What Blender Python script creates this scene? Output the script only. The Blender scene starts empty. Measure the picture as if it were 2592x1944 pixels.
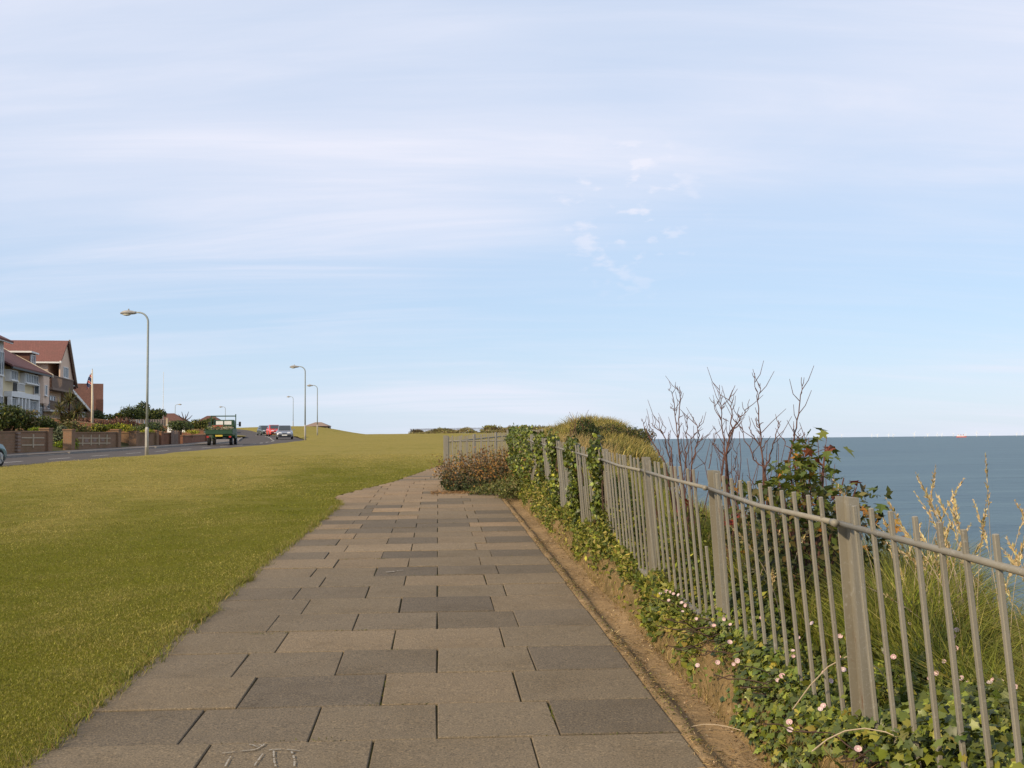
import bpy, bmesh, math, random
import numpy as np
from mathutils import Vector, Matrix

random.seed(7)
rng = np.random.default_rng(11)
scene = bpy.context.scene
COL = scene.collection

# ------------------------------------------------------------------ camera
EYE = 1.49
PITCH = math.atan(142.5 / 2500.0)
cam_d = bpy.data.cameras.new("camera")
cam_d.sensor_width = 36.0
cam_d.lens = 36.0 * 2500.0 / 2592.0
cam_d.clip_start = 0.05
cam_d.clip_end = 120000.0
cam = bpy.data.objects.new("camera", cam_d)
COL.objects.link(cam)
cam.matrix_world = Matrix.Translation((0, 0, EYE)) @ Matrix.Rotation(math.pi / 2 + PITCH, 4, 'X') @ Matrix.Rotation(math.radians(-0.57), 4, 'Z')
scene.camera = cam

# ------------------------------------------------------------------ world and sun
SUN_ELEV = math.radians(30)
SUN_AZ = math.radians(228)          # compass bearing of the sun, clockwise from +Y (the view direction)
world = bpy.data.worlds.new("World")
scene.world = world
world.use_nodes = True
wn, wl = world.node_tree.nodes, world.node_tree.links
wn.clear()
w_out = wn.new('ShaderNodeOutputWorld')
w_bg = wn.new('ShaderNodeBackground')
w_bg.inputs['Strength'].default_value = 0.15
wl.new(w_bg.outputs[0], w_out.inputs[0])
sky = wn.new('ShaderNodeTexSky')
sky.sky_type = 'NISHITA'
sky.sun_disc = False
sky.sun_elevation = SUN_ELEV
sky.sun_rotation = SUN_AZ
sky.altitude = 20
sky.air_density = 1.1
sky.dust_density = 0.4
sky.ozone_density = 3.0
w_tc = wn.new('ShaderNodeTexCoord')
w_sep = wn.new('ShaderNodeSeparateXYZ')
wl.new(w_tc.outputs['Generated'], w_sep.inputs[0])


def wmath(op, a, b=None, clamp=False):
    n = wn.new('ShaderNodeMath')
    n.operation = op
    n.use_clamp = clamp
    for i, v in enumerate((a, b)):
        if v is None:
            continue
        if hasattr(v, 'is_linked'):
            wl.new(v, n.inputs[i])
        else:
            n.inputs[i].default_value = v
    return n.outputs[0]


def wramp(fac, stops):
    n = wn.new('ShaderNodeValToRGB')
    n.color_ramp.interpolation = 'EASE'
    e = n.color_ramp.elements
    e[0].position, e[0].color = stops[0][0], (*[stops[0][1]] * 3, 1)
    e[1].position, e[1].color = stops[-1][0], (*[stops[-1][1]] * 3, 1)
    for p, v in stops[1:-1]:
        x = e.new(p)
        x.color = (v, v, v, 1)
    wl.new(fac, n.inputs[0])
    return n.outputs[0]


zc = wmath('ADD', wmath('MAXIMUM', w_sep.outputs['Z'], 0.0), 0.16)
cx = wmath('DIVIDE', w_sep.outputs['X'], zc)
cy = wmath('DIVIDE', w_sep.outputs['Y'], zc)
w_cmb = wn.new('ShaderNodeCombineXYZ')
wl.new(cx, w_cmb.inputs[0])
wl.new(cy, w_cmb.inputs[1])


def wnoise(scale, rot, sx, sy, detail, rough, dist, loc=(0, 0, 0)):
    mp = wn.new('ShaderNodeMapping')
    mp.inputs['Rotation'].default_value = (0, 0, math.radians(rot))
    mp.inputs['Scale'].default_value = (sx, sy, 1)
    mp.inputs['Location'].default_value = loc
    wl.new(w_cmb.outputs[0], mp.inputs[0])
    n = wn.new('ShaderNodeTexNoise')
    n.inputs['Scale'].default_value = scale
    n.inputs['Detail'].default_value = detail
    n.inputs['Roughness'].default_value = rough
    n.inputs['Distortion'].default_value = dist
    wl.new(mp.outputs[0], n.inputs['Vector'])
    return n.outputs['Fac']


broad = wramp(wnoise(0.55, 8, 0.6, 1.0, 3, 0.5, 0.3, (7.3, 1.2, 0)), [(0.36, 0.0), (0.64, 1.0)])
streak = wramp(wnoise(1.6, -5, 0.35, 1.6, 8, 0.58, 0.9, (1.1, 8.8, 0)), [(0.34, 0.0), (0.84, 1.0)])
fine = wramp(wnoise(4.2, -20, 0.3, 2.2, 6, 0.62, 0.6), [(0.40, 0.0), (0.75, 1.0)])
# the veil thickens overhead, thins to a blue band and thickens again in the haze near the horizon
high = wramp(w_sep.outputs['Z'], [(0.11, 0.0), (0.30, 1.0)])
low = wramp(w_sep.outputs['Z'], [(0.0, 1.0), (0.13, 0.0)])
cover = wmath('ADD', wmath('MULTIPLY', high, 0.62), wmath('MULTIPLY', low, 0.30))
body = wmath('MULTIPLY', cover, wmath('ADD', wmath('MULTIPLY', broad, 0.75), 0.40))
wisps = wmath('MULTIPLY', streak, wmath('ADD', wmath('MULTIPLY', broad, 0.55), 0.10))
cirrus = wmath('ADD', wmath('ADD', body, wisps), wmath('MULTIPLY', fine, 0.10), True)
# a few small fair-weather puffs in the gap of blue sky
puff_dir = Vector((0.118, 1.0, 0.226)).normalized()
w_dot = wn.new('ShaderNodeVectorMath')
w_dot.operation = 'DOT_PRODUCT'
w_dot.inputs[1].default_value = puff_dir
wl.new(w_tc.outputs['Generated'], w_dot.inputs[0])
near_puff = wramp(w_dot.outputs['Value'], [(0.9984, 0.0), (0.9997, 1.0)])
pmap = wn.new('ShaderNodeMapping')
pmap.inputs['Scale'].default_value = (1.0, 1.0, 2.3)
wl.new(w_tc.outputs['Generated'], pmap.inputs[0])
pn = wn.new('ShaderNodeTexNoise')
pn.inputs['Scale'].default_value = 34
pn.inputs['Detail'].default_value = 5
wl.new(pmap.outputs[0], pn.inputs['Vector'])
puffs = wmath('MULTIPLY', wramp(pn.outputs['Fac'], [(0.545, 0.0), (0.70, 1.0)]), near_puff)
w_air = wn.new('ShaderNodeMix')            # thin high haze over the clear-sky colour
w_air.data_type = 'RGBA'
w_air.inputs[0].default_value = 0.74
wl.new(sky.outputs[0], w_air.inputs[6])
w_air.inputs[7].default_value = (3.65, 4.72, 6.25, 1)
veil = wmath('ADD', wmath('MULTIPLY', cirrus, 0.95), wmath('MULTIPLY', puffs, 0.5), True)
w_mix = wn.new('ShaderNodeMix')
w_mix.data_type = 'RGBA'
wl.new(veil, w_mix.inputs[0])
wl.new(w_air.outputs[2], w_mix.inputs[6])
w_mix.inputs[7].default_value = (5.65, 5.78, 6.6, 1)
wl.new(w_mix.outputs[2], w_bg.inputs[0])

sun_d = bpy.data.lights.new("sun", 'SUN')
sun_d.energy = 4.7
sun_d.angle = math.radians(3.0)
sun_d.color = (1.0, 0.80, 0.52)
sun = bpy.data.objects.new("sun", sun_d)
COL.objects.link(sun)
to_sun = Vector((math.sin(SUN_AZ) * math.cos(SUN_ELEV), math.cos(SUN_AZ) * math.cos(SUN_ELEV), math.sin(SUN_ELEV)))
sun.rotation_euler = to_sun.to_track_quat('Z', 'Y').to_euler()

scene.view_settings.view_transform = 'Standard'
scene.view_settings.look = 'None'
scene.view_settings.gamma = 1.0
scene.view_settings.exposure = 0.0
scene.cycles.use_denoising = True
scene.cycles.max_bounces = 6
scene.cycles.transparent_max_bounces = 6

# ------------------------------------------------------------------ layout: the path frame and the lie of the land
PS, PC = math.sin(math.radians(4.3)), math.cos(math.radians(4.3))


def uv2xy(u, v):
    return u * PC - v * PS, u * PS + v * PC


def xy2uv(x, y):
    return x * PC + y * PS, -x * PS + y * PC


def interp(tab):
    a = np.array(tab, float)
    return lambda y: np.interp(y, a[:, 0], a[:, 1])


ZC = interp([(-30, -.768), (0, 0), (26, .666), (40, .98), (60, 1.40), (90, 1.95), (120, 2.4), (150, 2.62), (180, 2.5), (250, 1.2), (400, -3)])
ZL = interp([(-30, -.7), (0, .02), (20, .52), (31, .84), (43, 1.02), (52, 1.18), (64, 1.36), (79, 1.70), (103, 2.0), (114, 2.3), (150, 2.65), (187, 2.7), (250, 1.5), (400, -3)])
ZR = interp([(-30, -.8), (0, 0), (20, .48), (31, .74), (43, .92), (52, 1.05), (71, 1.33), (103, 1.83), (128, 2.2), (150, 2.51), (180, 3.0), (220, 3.2)])
XE = interp([(-30, -16.2), (43, -16.2), (60, -16.4), (77, -16.8), (90, -18.6), (103, -22), (114, -24.8), (130, -29.5), (150, -36), (170, -45), (190, -58), (230, -86)])
_le = [(-1.78, -4), (-1.78, 10), (-1.70, 14), (-1.68, 17.3), (-1.97, 18.7), (-1.02, 22.7), (.04, 29.8), (2.2, 40), (4.5, 50), (8, 70)]
_le = [uv2xy(*p)[::-1] for p in _le] + [(100, 4.0), (150, 6.0), (260, 14.0)]
XPL = interp(_le)                                   # left edge of the path / right edge of the lawn
_re = [(1.12, -4), (1.12, 19.8), (.5, 21.4), (.02, 22.3), (2.2, 30), (4.2, 38), (5.6, 44), (8.5, 60)]
_re = [uv2xy(*p)[::-1] for p in _re] + [(80, 4.4), (150, 7.0), (260, 15.0)]
XPR = interp(_re)                                   # right edge of the path
XCOAST = interp([(-6, 5.4), (0, 4.7), (4, 4.0), (8, 3.4), (14, 3.0), (20, 3.0), (26, 3.7), (32, 4.9), (38, 5.5), (44, 5.7), (52, 5.6), (70, 5.2), (100, 7.0), (150, 11), (260, 24)])


def hill(x, y):
    sx = np.where(x > -39, 9.5, 25.0)
    return 2.15 * np.exp(-((x + 39) / sx) ** 2 - ((y - 187) / 20.0) ** 2)


def ground_z(x, y):
    """height of the open ground between the road and the cliff"""
    x = np.asarray(x, float)
    y = np.asarray(y, float)
    xe = XE(y)
    t = np.clip((x - xe) / 11.0, 0, 1)
    t = t * t * (3 - 2 * t)
    return ZL(y) * (1 - t) + ZC(y) * t + hill(x, y)


def gz(x, y):
    return float(ground_z(x, y))


def gz_uv(u, v):
    x, y = uv2xy(u, v)
    return float(ZC(y))


def P(u, v, h=0.0):
    x, y = uv2xy(u, v)
    return Vector((x, y, float(ZC(y)) + h))


def wob(n, seed, lo, hi, dim=2):
    r = np.random.default_rng(seed)
    d = r.normal(size=(n, dim))
    d /= np.linalg.norm(d, axis=1)[:, None]
    f = np.exp(r.uniform(math.log(lo), math.log(hi), n))
    ph = r.uniform(0, 6.28, n)

    def fn(p):
        p = np.asarray(p, float)
        return np.sin(p @ (d * f[:, None]).T + ph).sum(-1) / math.sqrt(n)
    return fn


W_LUMP = wob(14, 3, 1.2, 9.0)
W_PATCH = wob(16, 5, 0.4, 3.0)


# ------------------------------------------------------------------ materials
def _nt(name):
    m = bpy.data.materials.new(name)
    m.use_nodes = True
    nt = m.node_tree
    return m, nt, nt.nodes['Principled BSDF']


def mixrgb(nt, fac, a, b, blend='MIX'):
    n = nt.nodes.new('ShaderNodeMix')
    n.data_type = 'RGBA'
    n.blend_type = blend
    for i, v in ((0, fac), (6, a), (7, b)):
        if hasattr(v, 'is_linked'):
            nt.links.new(v, n.inputs[i])
        else:
            n.inputs[i].default_value = v if i == 0 else (*v[:3], 1)
    return n.outputs[2]


def ramp(nt, fac, lo, hi):
    n = nt.nodes.new('ShaderNodeMapRange')
    n.inputs[1].default_value = lo
    n.inputs[2].default_value = hi
    n.interpolation_type = 'SMOOTHSTEP'
    nt.links.new(fac, n.inputs[0])
    return n.outputs[0]


def coords(nt, kind='Object', shuffle=True):
    tc = nt.nodes.new('ShaderNodeTexCoord')
    if not shuffle:
        return tc.outputs[kind]
    oi = nt.nodes.new('ShaderNodeObjectInfo')
    sc = nt.nodes.new('ShaderNodeMath')
    sc.operation = 'MULTIPLY'
    sc.inputs[1].default_value = 37.0
    nt.links.new(oi.outputs['Random'], sc.inputs[0])
    ad = nt.nodes.new('ShaderNodeVectorMath')
    ad.operation = 'ADD'
    nt.links.new(tc.outputs[kind], ad.inputs[0])
    nt.links.new(sc.outputs[0], ad.inputs[1])
    return ad.outputs[0]


def noise(nt, vec, scale, detail=4, rough=.55, dist=0.0, stretch=None):
    if stretch:
        mp = nt.nodes.new('ShaderNodeMapping')
        mp.inputs['Scale'].default_value = stretch
        nt.links.new(vec, mp.inputs[0])
        vec = mp.outputs[0]
    n = nt.nodes.new('ShaderNodeTexNoise')
    n.inputs['Scale'].default_value = scale
    n.inputs['Detail'].default_value = detail
    n.inputs['Roughness'].default_value = rough
    n.inputs['Distortion'].default_value = dist
    nt.links.new(vec, n.inputs['Vector'])
    return n.outputs['Fac']


def bump(nt, bsdf, h, strength, dist=0.01):
    b = nt.nodes.new('ShaderNodeBump')
    b.inputs['Strength'].default_value = strength
    b.inputs['Distance'].default_value = dist
    nt.links.new(h, b.inputs['Height'])
    nt.links.new(b.outputs[0], bsdf.inputs['Normal'])


def plain(name, col, rough=.7, col2=None, scale=6.0, bmp=.25, spec=.3, metal=0.0, fine=60.0, lo=.35, hi=.68):
    m, nt, b = _nt(name)
    v = coords(nt)
    n1 = noise(nt, v, scale, 5, .6)
    c2 = col2 or tuple(c * .72 for c in col)
    c = mixrgb(nt, ramp(nt, n1, lo, hi), col, c2)
    n2 = noise(nt, v, fine, 3, .6)
    c = mixrgb(nt, ramp(nt, n2, .35, .7), c, tuple(x * .8 for x in col), 'MIX') if bmp else c
    nt.links.new(c, b.inputs['Base Color'])
    b.inputs['Roughness'].default_value = rough
    b.inputs['Specular IOR Level'].default_value = spec
    b.inputs['Metallic'].default_value = metal
    if bmp:
        bump(nt, b, n2, bmp)
    return m


def flat(name, col, rough=.5, spec=.4, metal=0.0):
    m, nt, b = _nt(name)
    v = coords(nt)
    c = mixrgb(nt, ramp(nt, noise(nt, v, 9, 3), .3, .75), col, tuple(x * .86 for x in col))
    nt.links.new(c, b.inputs['Base Color'])
    b.inputs['Roughness'].default_value = rough
    b.inputs['Specular IOR Level'].default_value = spec
    b.inputs['Metallic'].default_value = metal
    return m


def leafmat(name, rough=.55, trans=.28, spec=.25):
    m, nt, b = _nt(name)
    a = nt.nodes.new('ShaderNodeAttribute')
    a.attribute_name = 'Col'
    nt.links.new(a.outputs['Color'], b.inputs['Base Color'])
    b.inputs['Roughness'].default_value = rough
    b.inputs['Specular IOR Level'].default_value = spec
    tr = nt.nodes.new('ShaderNodeBsdfTranslucent')
    nt.links.new(a.outputs['Color'], tr.inputs[0])
    mx = nt.nodes.new('ShaderNodeMixShader')
    mx.inputs[0].default_value = trans
    out = nt.nodes['Material Output']
    nt.links.new(b.outputs[0], mx.inputs[1])
    nt.links.new(tr.outputs[0], mx.inputs[2])
    nt.links.new(mx.outputs[0], out.inputs[0])
    return m


def leafobj(name, col, col2):
    """single leaves and petals: colour varies from piece to piece"""
    m, nt, b = _nt(name)
    oi = nt.nodes.new('ShaderNodeObjectInfo')
    c = mixrgb(nt, oi.outputs['Random'], col, col2)
    nt.links.new(c, b.inputs['Base Color'])
    b.inputs['Roughness'].default_value = .5
    b.inputs['Specular IOR Level'].default_value = .3
    tr = nt.nodes.new('ShaderNodeBsdfTranslucent')
    nt.links.new(c, tr.inputs[0])
    mx = nt.nodes.new('ShaderNodeMixShader')
    mx.inputs[0].default_value = .25
    out = nt.nodes['Material Output']
    nt.links.new(b.outputs[0], mx.inputs[1])
    nt.links.new(tr.outputs[0], mx.inputs[2])
    nt.links.new(mx.outputs[0], out.inputs[0])
    return m


def brickmat(name, c1, c2, mortar, scale=1.0, row=.075, width=.225, msize=.012, moss=None):
    m, nt, b = _nt(name)
    tc = nt.nodes.new('ShaderNodeTexCoord')
    sp = nt.nodes.new('ShaderNodeSeparateXYZ')
    nt.links.new(tc.outputs['Object'], sp.inputs[0])
    ad = nt.nodes.new('ShaderNodeMath')
    ad.operation = 'ADD'
    nt.links.new(sp.outputs[0], ad.inputs[0])
    nt.links.new(sp.outputs[1], ad.inputs[1])
    cb = nt.nodes.new('ShaderNodeCombineXYZ')
    nt.links.new(ad.outputs[0], cb.inputs[0])
    nt.links.new(sp.outputs[2], cb.inputs[1])
    br = nt.nodes.new('ShaderNodeTexBrick')
    br.inputs['Scale'].default_value = scale
    br.inputs['Brick Width'].default_value = width
    br.inputs['Row Height'].default_value = row
    br.inputs['Mortar Size'].default_value = msize
    br.inputs['Color1'].default_value = (*c1, 1)
    br.inputs['Color2'].default_value = (*c2, 1)
    br.inputs['Mortar'].default_value = (*mortar, 1)
    nt.links.new(cb.outputs[0], br.inputs['Vector'])
    c = br.outputs['Color']
    n1 = noise(nt, tc.outputs['Object'], 1.3, 5, .65)
    c = mixrgb(nt, ramp(nt, n1, .42, .75), c, moss or tuple(x * .55 for x in c1))
    nt.links.new(c, b.inputs['Base Color'])
    b.inputs['Roughness'].default_value = .9
    b.inputs['Specular IOR Level'].default_value = .15
    bump(nt, b, br.outputs['Fac'], -.4, .01)
    return m


def lawnmat(name):
    m, nt, b = _nt(name)
    g = nt.nodes.new('ShaderNodeTexCoord').outputs['Object']
    sp = nt.nodes.new('ShaderNodeSeparateXYZ')
    nt.links.new(g, sp.inputs[0])
    # dry summer turf: greener beside the path, straw-coloured out in the open field
    big = noise(nt, g, .16, 4, .6, .4)
    mid = noise(nt, g, .9, 5, .65, .6, (1, .55, 1))
    small = noise(nt, g, 7, 5, .7)
    fine_ = noise(nt, g, 55, 4, .75)
    far = nt.nodes.new('ShaderNodeMapRange')
    far.inputs[1].default_value, far.inputs[2].default_value = 9, 26
    nt.links.new(sp.outputs['Y'], far.inputs[0])

    def mth(op, a, c_):
        n = nt.nodes.new('ShaderNodeMath')
        n.operation = op
        for i, v in enumerate((a, c_)):
            if hasattr(v, 'is_linked'):
                nt.links.new(v, n.inputs[i])
            else:
                n.inputs[i].default_value = v
        return n.outputs[0]
    du = mth('ADD', mth('MULTIPLY', sp.outputs['X'], PC), mth('MULTIPLY', sp.outputs['Y'], PS))
    side = nt.nodes.new('ShaderNodeMapRange')
    side.inputs[1].default_value, side.inputs[2].default_value = -2.2, -5.5
    nt.links.new(du, side.inputs[0])
    far2 = nt.nodes.new('ShaderNodeMapRange')
    far2.inputs[1].default_value, far2.inputs[2].default_value = 24, 38
    nt.links.new(sp.outputs['Y'], far2.inputs[0])
    dry = mth('ADD', mth('MULTIPLY', mth('MULTIPLY', far.outputs[0], mth('MAXIMUM', side.outputs[0], far2.outputs[0])), .37), mth('MULTIPLY', big, .35))
    dry = mth('ADD', dry, mth('MULTIPLY', mid, .72))
    dry = mth('ADD', dry, mth('MULTIPLY', small, .25))
    c = mixrgb(nt, ramp(nt, dry, .64, 1.08), (.120, .122, .006), (.285, .230, .060))
    c = mixrgb(nt, mth('MULTIPLY', ramp(nt, small, .35, .7), .5), c, (.085, .083, .006))
    c = mixrgb(nt, mth('MULTIPLY', ramp(nt, fine_, .5, .75), .55), c, (.33, .225, .06))
    c = mixrgb(nt, mth('MULTIPLY', ramp(nt, fine_, .48, .25), .6), c, (.036, .034, .004))
    nt.links.new(c, b.inputs['Base Color'])
    b.inputs['Roughness'].default_value = .95
    b.inputs['Specular IOR Level'].default_value = .08
    bump(nt, b, mth('ADD', fine_, mth('MULTIPLY', small, .6)), .7, .03)
    return m


def slabmat(name):
    m, nt, b = _nt(name)
    oi = nt.nodes.new('ShaderNodeObjectInfo')
    v = coords(nt)
    st = noise(nt, v, 1.7, 6, .7)
    sp1 = noise(nt, v, 105, 3, .75)
    sp3 = noise(nt, v, 48, 3, .8)
    sp2 = noise(nt, v, 22, 5, .75)
    c = oi.outputs['Color']
    c = mixrgb(nt, ramp(nt, st, .42, .80), c, (.80, .78, .74), 'MULTIPLY')
    c = mixrgb(nt, ramp(nt, sp2, .35, .7), c, (1.14, 1.12, 1.08), 'MULTIPLY')
    c = mixrgb(nt, ramp(nt, sp1, .52, .68), c, (1.75, 1.68, 1.55), 'MULTIPLY')
    c = mixrgb(nt, ramp(nt, sp1, .48, .32), c, (.42, .42, .42), 'MULTIPLY')
    c = mixrgb(nt, ramp(nt, sp3, .56, .74), c, (1.35, 1.25, 1.1), 'MULTIPLY')
    c = mixrgb(nt, ramp(nt, sp3, .42, .25), c, (.62, .62, .62), 'MULTIPLY')
    c = mixrgb(nt, ramp(nt, sp2, .66, .80), c, (.13, .118, .045))
    li = noise(nt, v, 7.5, 6, .8, .5)
    c = mixrgb(nt, ramp(nt, li, .62, .74), c, (1.5, 1.45, 1.35), 'MULTIPLY')
    dk = noise(nt, v, 3.1, 6, .8, .8)
    c = mixrgb(nt, ramp(nt, dk, .60, .72), c, (.66, .64, .60), 'MULTIPLY')
    nt.links.new(c, b.inputs['Base Color'])
    b.inputs['Roughness'].default_value = .9
    b.inputs['Specular IOR Level'].default_value = .15
    bump(nt, b, sp1, .5, .004)
    return m


def seamat(name):
    m, nt, b = _nt(name)
    g = nt.nodes.new('ShaderNodeTexCoord').outputs['Object']
    w1 = noise(nt, g, .22, 6, .65, .5, (.45, 1, 1))
    w2 = noise(nt, g, .012, 5, .6, .4, (.3, 1, 1))
    w3 = noise(nt, g, .05, 6, .7, .5, (.22, 1, 1))
    c = mixrgb(nt, ramp(nt, w2, .35, .7), (.048, .096, .126), (.066, .120, .146))
    c = mixrgb(nt, ramp(nt, w3, .52, .70), c, (.028, .066, .094))
    c = mixrgb(nt, ramp(nt, w3, .46, .30), c, (.085, .145, .168))
    c = mixrgb(nt, ramp(nt, w1, .55, .75), c, (.022, .056, .082))
    nt.links.new(c, b.inputs['Base Color'])
    b.inputs['Roughness'].default_value = .45
    b.inputs['Specular IOR Level'].default_value = .22
    bump(nt, b, w1, .9, .6)
    return m


def ground2(name, a, b_, c3, s1=1.2, s2=14, bmp=.6):
    m, nt, b = _nt(name)
    g = nt.nodes.new('ShaderNodeTexCoord').outputs['Object']
    n1 = noise(nt, g, s1, 5, .65, .4)
    n2 = noise(nt, g, s2, 5, .7)
    n3 = noise(nt, g, s2 * 6, 3, .7)
    c = mixrgb(nt, ramp(nt, n1, .35, .65), a, b_)
    c = mixrgb(nt, ramp(nt, n2, .5, .72), c, c3)
    c = mixrgb(nt, ramp(nt, n3, .5, .3), c, (.5, .5, .5), 'MULTIPLY')
    nt.links.new(c, b.inputs['Base Color'])
    b.inputs['Roughness'].default_value = .95
    b.inputs['Specular IOR Level'].default_value = .1
    bump(nt, b, n2, bmp, .03)
    return m


M = {
    'lawn': lawnmat('dry_turf'),
    'slab': slabmat('paving_stone'),
    'bed': ground2('joint_soil', (.045, .036, .022), (.085, .082, .024), (.11, .085, .045), 4, 30),
    'gutter': ground2('sandy_concrete', (.29, .195, .10), (.20, .138, .074), (.36, .25, .135), 2.2, 12),
    'soil': ground2('sandy_soil', (.23, .155, .07), (.14, .10, .042), (.33, .235, .115), 3.2, 18, 1.0),
    'clifftop': ground2('rough_grass_ground', (.06, .07, .018), (.12, .10, .03), (.045, .055, .015), .7, 6),
    'chalk': ground2('chalk', (.50, .46, .40), (.36, .32, .26), (.55, .52, .46), .8, 3, 1.0),
    'sea': seamat('sea_water'),
    'asphalt': plain('asphalt', (.088, .076, .070), .9, (.068, .059, .055), 1.5, .3, .2, fine=90),
    'pavement': plain('worn_pavement', (.19, .165, .145), .9, (.15, .13, .115), 1.2, .2, .15),
    'kerb': plain('kerb_stone', (.26, .24, .22), .9, None, 4),
    'paint': plain('road_paint', (.62, .60, .55), .7, (.40, .38, .35), 8),
    'steel': None,
    'lamp': plain('lamp_column_paint', (.33, .36, .345), .45, (.25, .275, .27), 3, .1, .4, .2),
    'lampbase': plain('lamp_base_paint', (.43, .41, .375), .6, (.34, .32, .295), 5, .1, .3),
    'lantern': plain('lantern_shell', (.36, .34, .32), .5, None, 6, .1),
    'lens': flat('lantern_bowl', (.55, .53, .44), .25, .5),
    'dark': flat('dark_plastic', (.03, .03, .03), .5),
    'rubber': flat('tyre_rubber', (.018, .018, .018), .8, .2),
    'alloy': flat('alloy', (.45, .46, .48), .3, .5, .7),
    'glass': flat('car_glass', (.035, .045, .05), .08, .6),
    'winglass': flat('window_glass', (.10, .13, .16), .08, .6),
    'white': plain('white_paint', (.82, .81, .79), .6, (.72, .71, .69), 3, .05),
    'cream': plain('cream_paint', (.66, .57, .42), .6, (.58, .49, .36), 3, .05),
    'render': plain('peach_render', (.78, .58, .45), .9, (.70, .53, .42), 1.2, .2, .15),
    'buff': plain('buff_render', (.74, .63, .42), .9, (.66, .56, .38), 1.2, .2, .15),
    'lightrender': plain('pale_render', (.76, .73, .71), .9, None, 1.2, .1, .15),
    'redtile': brickmat('red_roof_tiles', (.235, .108, .092), (.19, .09, .078), (.11, .055, .05), 1, .11, .17, .012, (.165, .085, .073)),
    'browntile': brickmat('brown_roof_tiles', (.17, .085, .064), (.13, .068, .054), (.07, .038, .032), 1, .11, .17, .012, (.10, .053, .042)),
    'brick': brickmat('red_brick', (.27, .10, .055), (.22, .085, .05), (.22, .15, .11), 1, moss=(.18, .09, .055)),
    'brickb': brickmat('brown_brick', (.26, .135, .075), (.205, .112, .066), (.22, .17, .12), 1, moss=(.17, .115, .06)),
    'brickr': brickmat('orange_brick', (.27, .105, .055), (.22, .088, .05), (.22, .15, .10), 1, moss=(.17, .08, .05)),
    'stone': plain('pale_stone', (.46, .37, .26), .9, (.36, .29, .20), 6),
    'wood': plain('weathered_wood', (.27, .195, .155), .9, (.20, .148, .12), 5),
    'greyfence': plain('grey_boards', (.19, .165, .15), .9, (.14, .125, .115), 4),
    'bark': plain('bark', (.085, .055, .042), .9, (.055, .036, .030), 14, .6, .15),
    'redbark': plain('young_red_bark', (.135, .068, .052), .8, (.085, .048, .040), 18, .5, .2),
    'leaf': leafmat('foliage'),
    'ivyleaf': leafmat('ivy_foliage', .42, .18, .4),
    'straw': leafmat('dry_stems', .8, .15, .1),
    'grassblade': leafmat('grass_blades', .65, .3, .15),
    'sapgreen': leafobj('sapling_leaf_green', (.075, .11, .018), (.15, .165, .026)),
    'saporange': leafobj('sapling_leaf_orange', (.34, .12, .018), (.30, .19, .03)),
    'sapred': leafobj('sapling_leaf_red', (.26, .045, .022), (.17, .06, .03)),
    'petal': leafobj('bindweed_petal', (.70, .42, .43), (.68, .54, .57)),
    'petalmark': leafobj('bindweed_throat', (.80, .74, .66), (.72, .62, .52)),
    'ivysingle': leafobj('ivy_leaf', (.135, .16, .020), (.045, .07, .012)),
    'chalkline': plain('chalk_line', (.36, .33, .28), .95, (.20, .17, .13), 60, .3, fine=200),
    'turbine': flat('turbine_white', (.85, .86, .86), .5),
    'hullred': flat('hull_red', (.55, .12, .10), .5),
    'shipwhite': flat('ship_white', (.85, .80, .78), .5),
    'teal': flat('teal_car_paint', (.055, .14, .155), .25, .5, .3),
    'silver': flat('silver_blue_paint', (.27, .29, .34), .25, .5, .4),
    'redcar': flat('red_car_paint', (.62, .06, .05), .25, .5),
    'darkcar': flat('dark_green_car_paint', (.10, .13, .135), .25, .5, .3),
    'truckgreen': plain('truck_green', (.032, .078, .040), .5, (.025, .06, .032), 4, .1),
    'headlamp': flat('headlamp_glass', (.75, .76, .78), .1, .6),
    'taillamp': flat('tail_lamp', (.45, .03, .02), .3, .5),
    'plate': flat('number_plate_yellow', (.62, .46, .06), .5),
    'platew': flat('number_plate_white', (.75, .75, .72), .5),
    'flag': None,
    'boardred': plain('red_board', (.42, .09, .06), .7),
    'soilgreen': ground2('garden_ground', (.055, .06, .02), (.09, .07, .035), (.04, .05, .015), .6, 4),
}


def steelmat():
    m, nt, b = _nt('weathered_galvanised_steel')
    v = coords(nt)
    n1 = noise(nt, v, 5, 5, .65, 0, (1, 1, .35))
    n2 = noise(nt, v, 120, 3, .6)
    c = mixrgb(nt, ramp(nt, n1, .35, .7), (.245, .226, .184), (.200, .183, .146))
    c = mixrgb(nt, ramp(nt, n2, .55, .75), c, (.27, .255, .225))
    rs = noise(nt, v, 9, 6, .75, .3, (1, 1, .28))
    c = mixrgb(nt, ramp(nt, rs, .60, .74), c, (.155, .085, .042))
    n3 = noise(nt, v, 34, 4, .7)
    c = mixrgb(nt, ramp(nt, n3, .58, .72), c, (.30, .29, .26))
    nt.links.new(c, b.inputs['Base Color'])
    b.inputs['Roughness'].default_value = .62
    b.inputs['Metallic'].default_value = .15
    b.inputs['Specular IOR Level'].default_value = .35
    bump(nt, b, n2, .25, .002)
    return m


M['steel'] = steelmat()


def flagmat():
    m, nt, b = _nt('flag_cloth')
    g = nt.nodes.new('ShaderNodeTexCoord').outputs['Object']
    wv = nt.nodes.new('ShaderNodeTexWave')
    wv.inputs['Scale'].default_value = 1.1
    wv.inputs['Distortion'].default_value = 1.5
    wv.bands_direction = 'DIAGONAL'
    nt.links.new(g, wv.inputs[0])
    c = mixrgb(nt, ramp(nt, wv.outputs['Fac'], .62, .68), (.03, .035, .09), (.55, .52, .52))
    c = mixrgb(nt, ramp(nt, wv.outputs['Fac'], .80, .86), c, (.35, .05, .05))
    nt.links.new(c, b.inputs['Base Color'])
    b.inputs['Roughness'].default_value = .9
    return m


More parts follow.
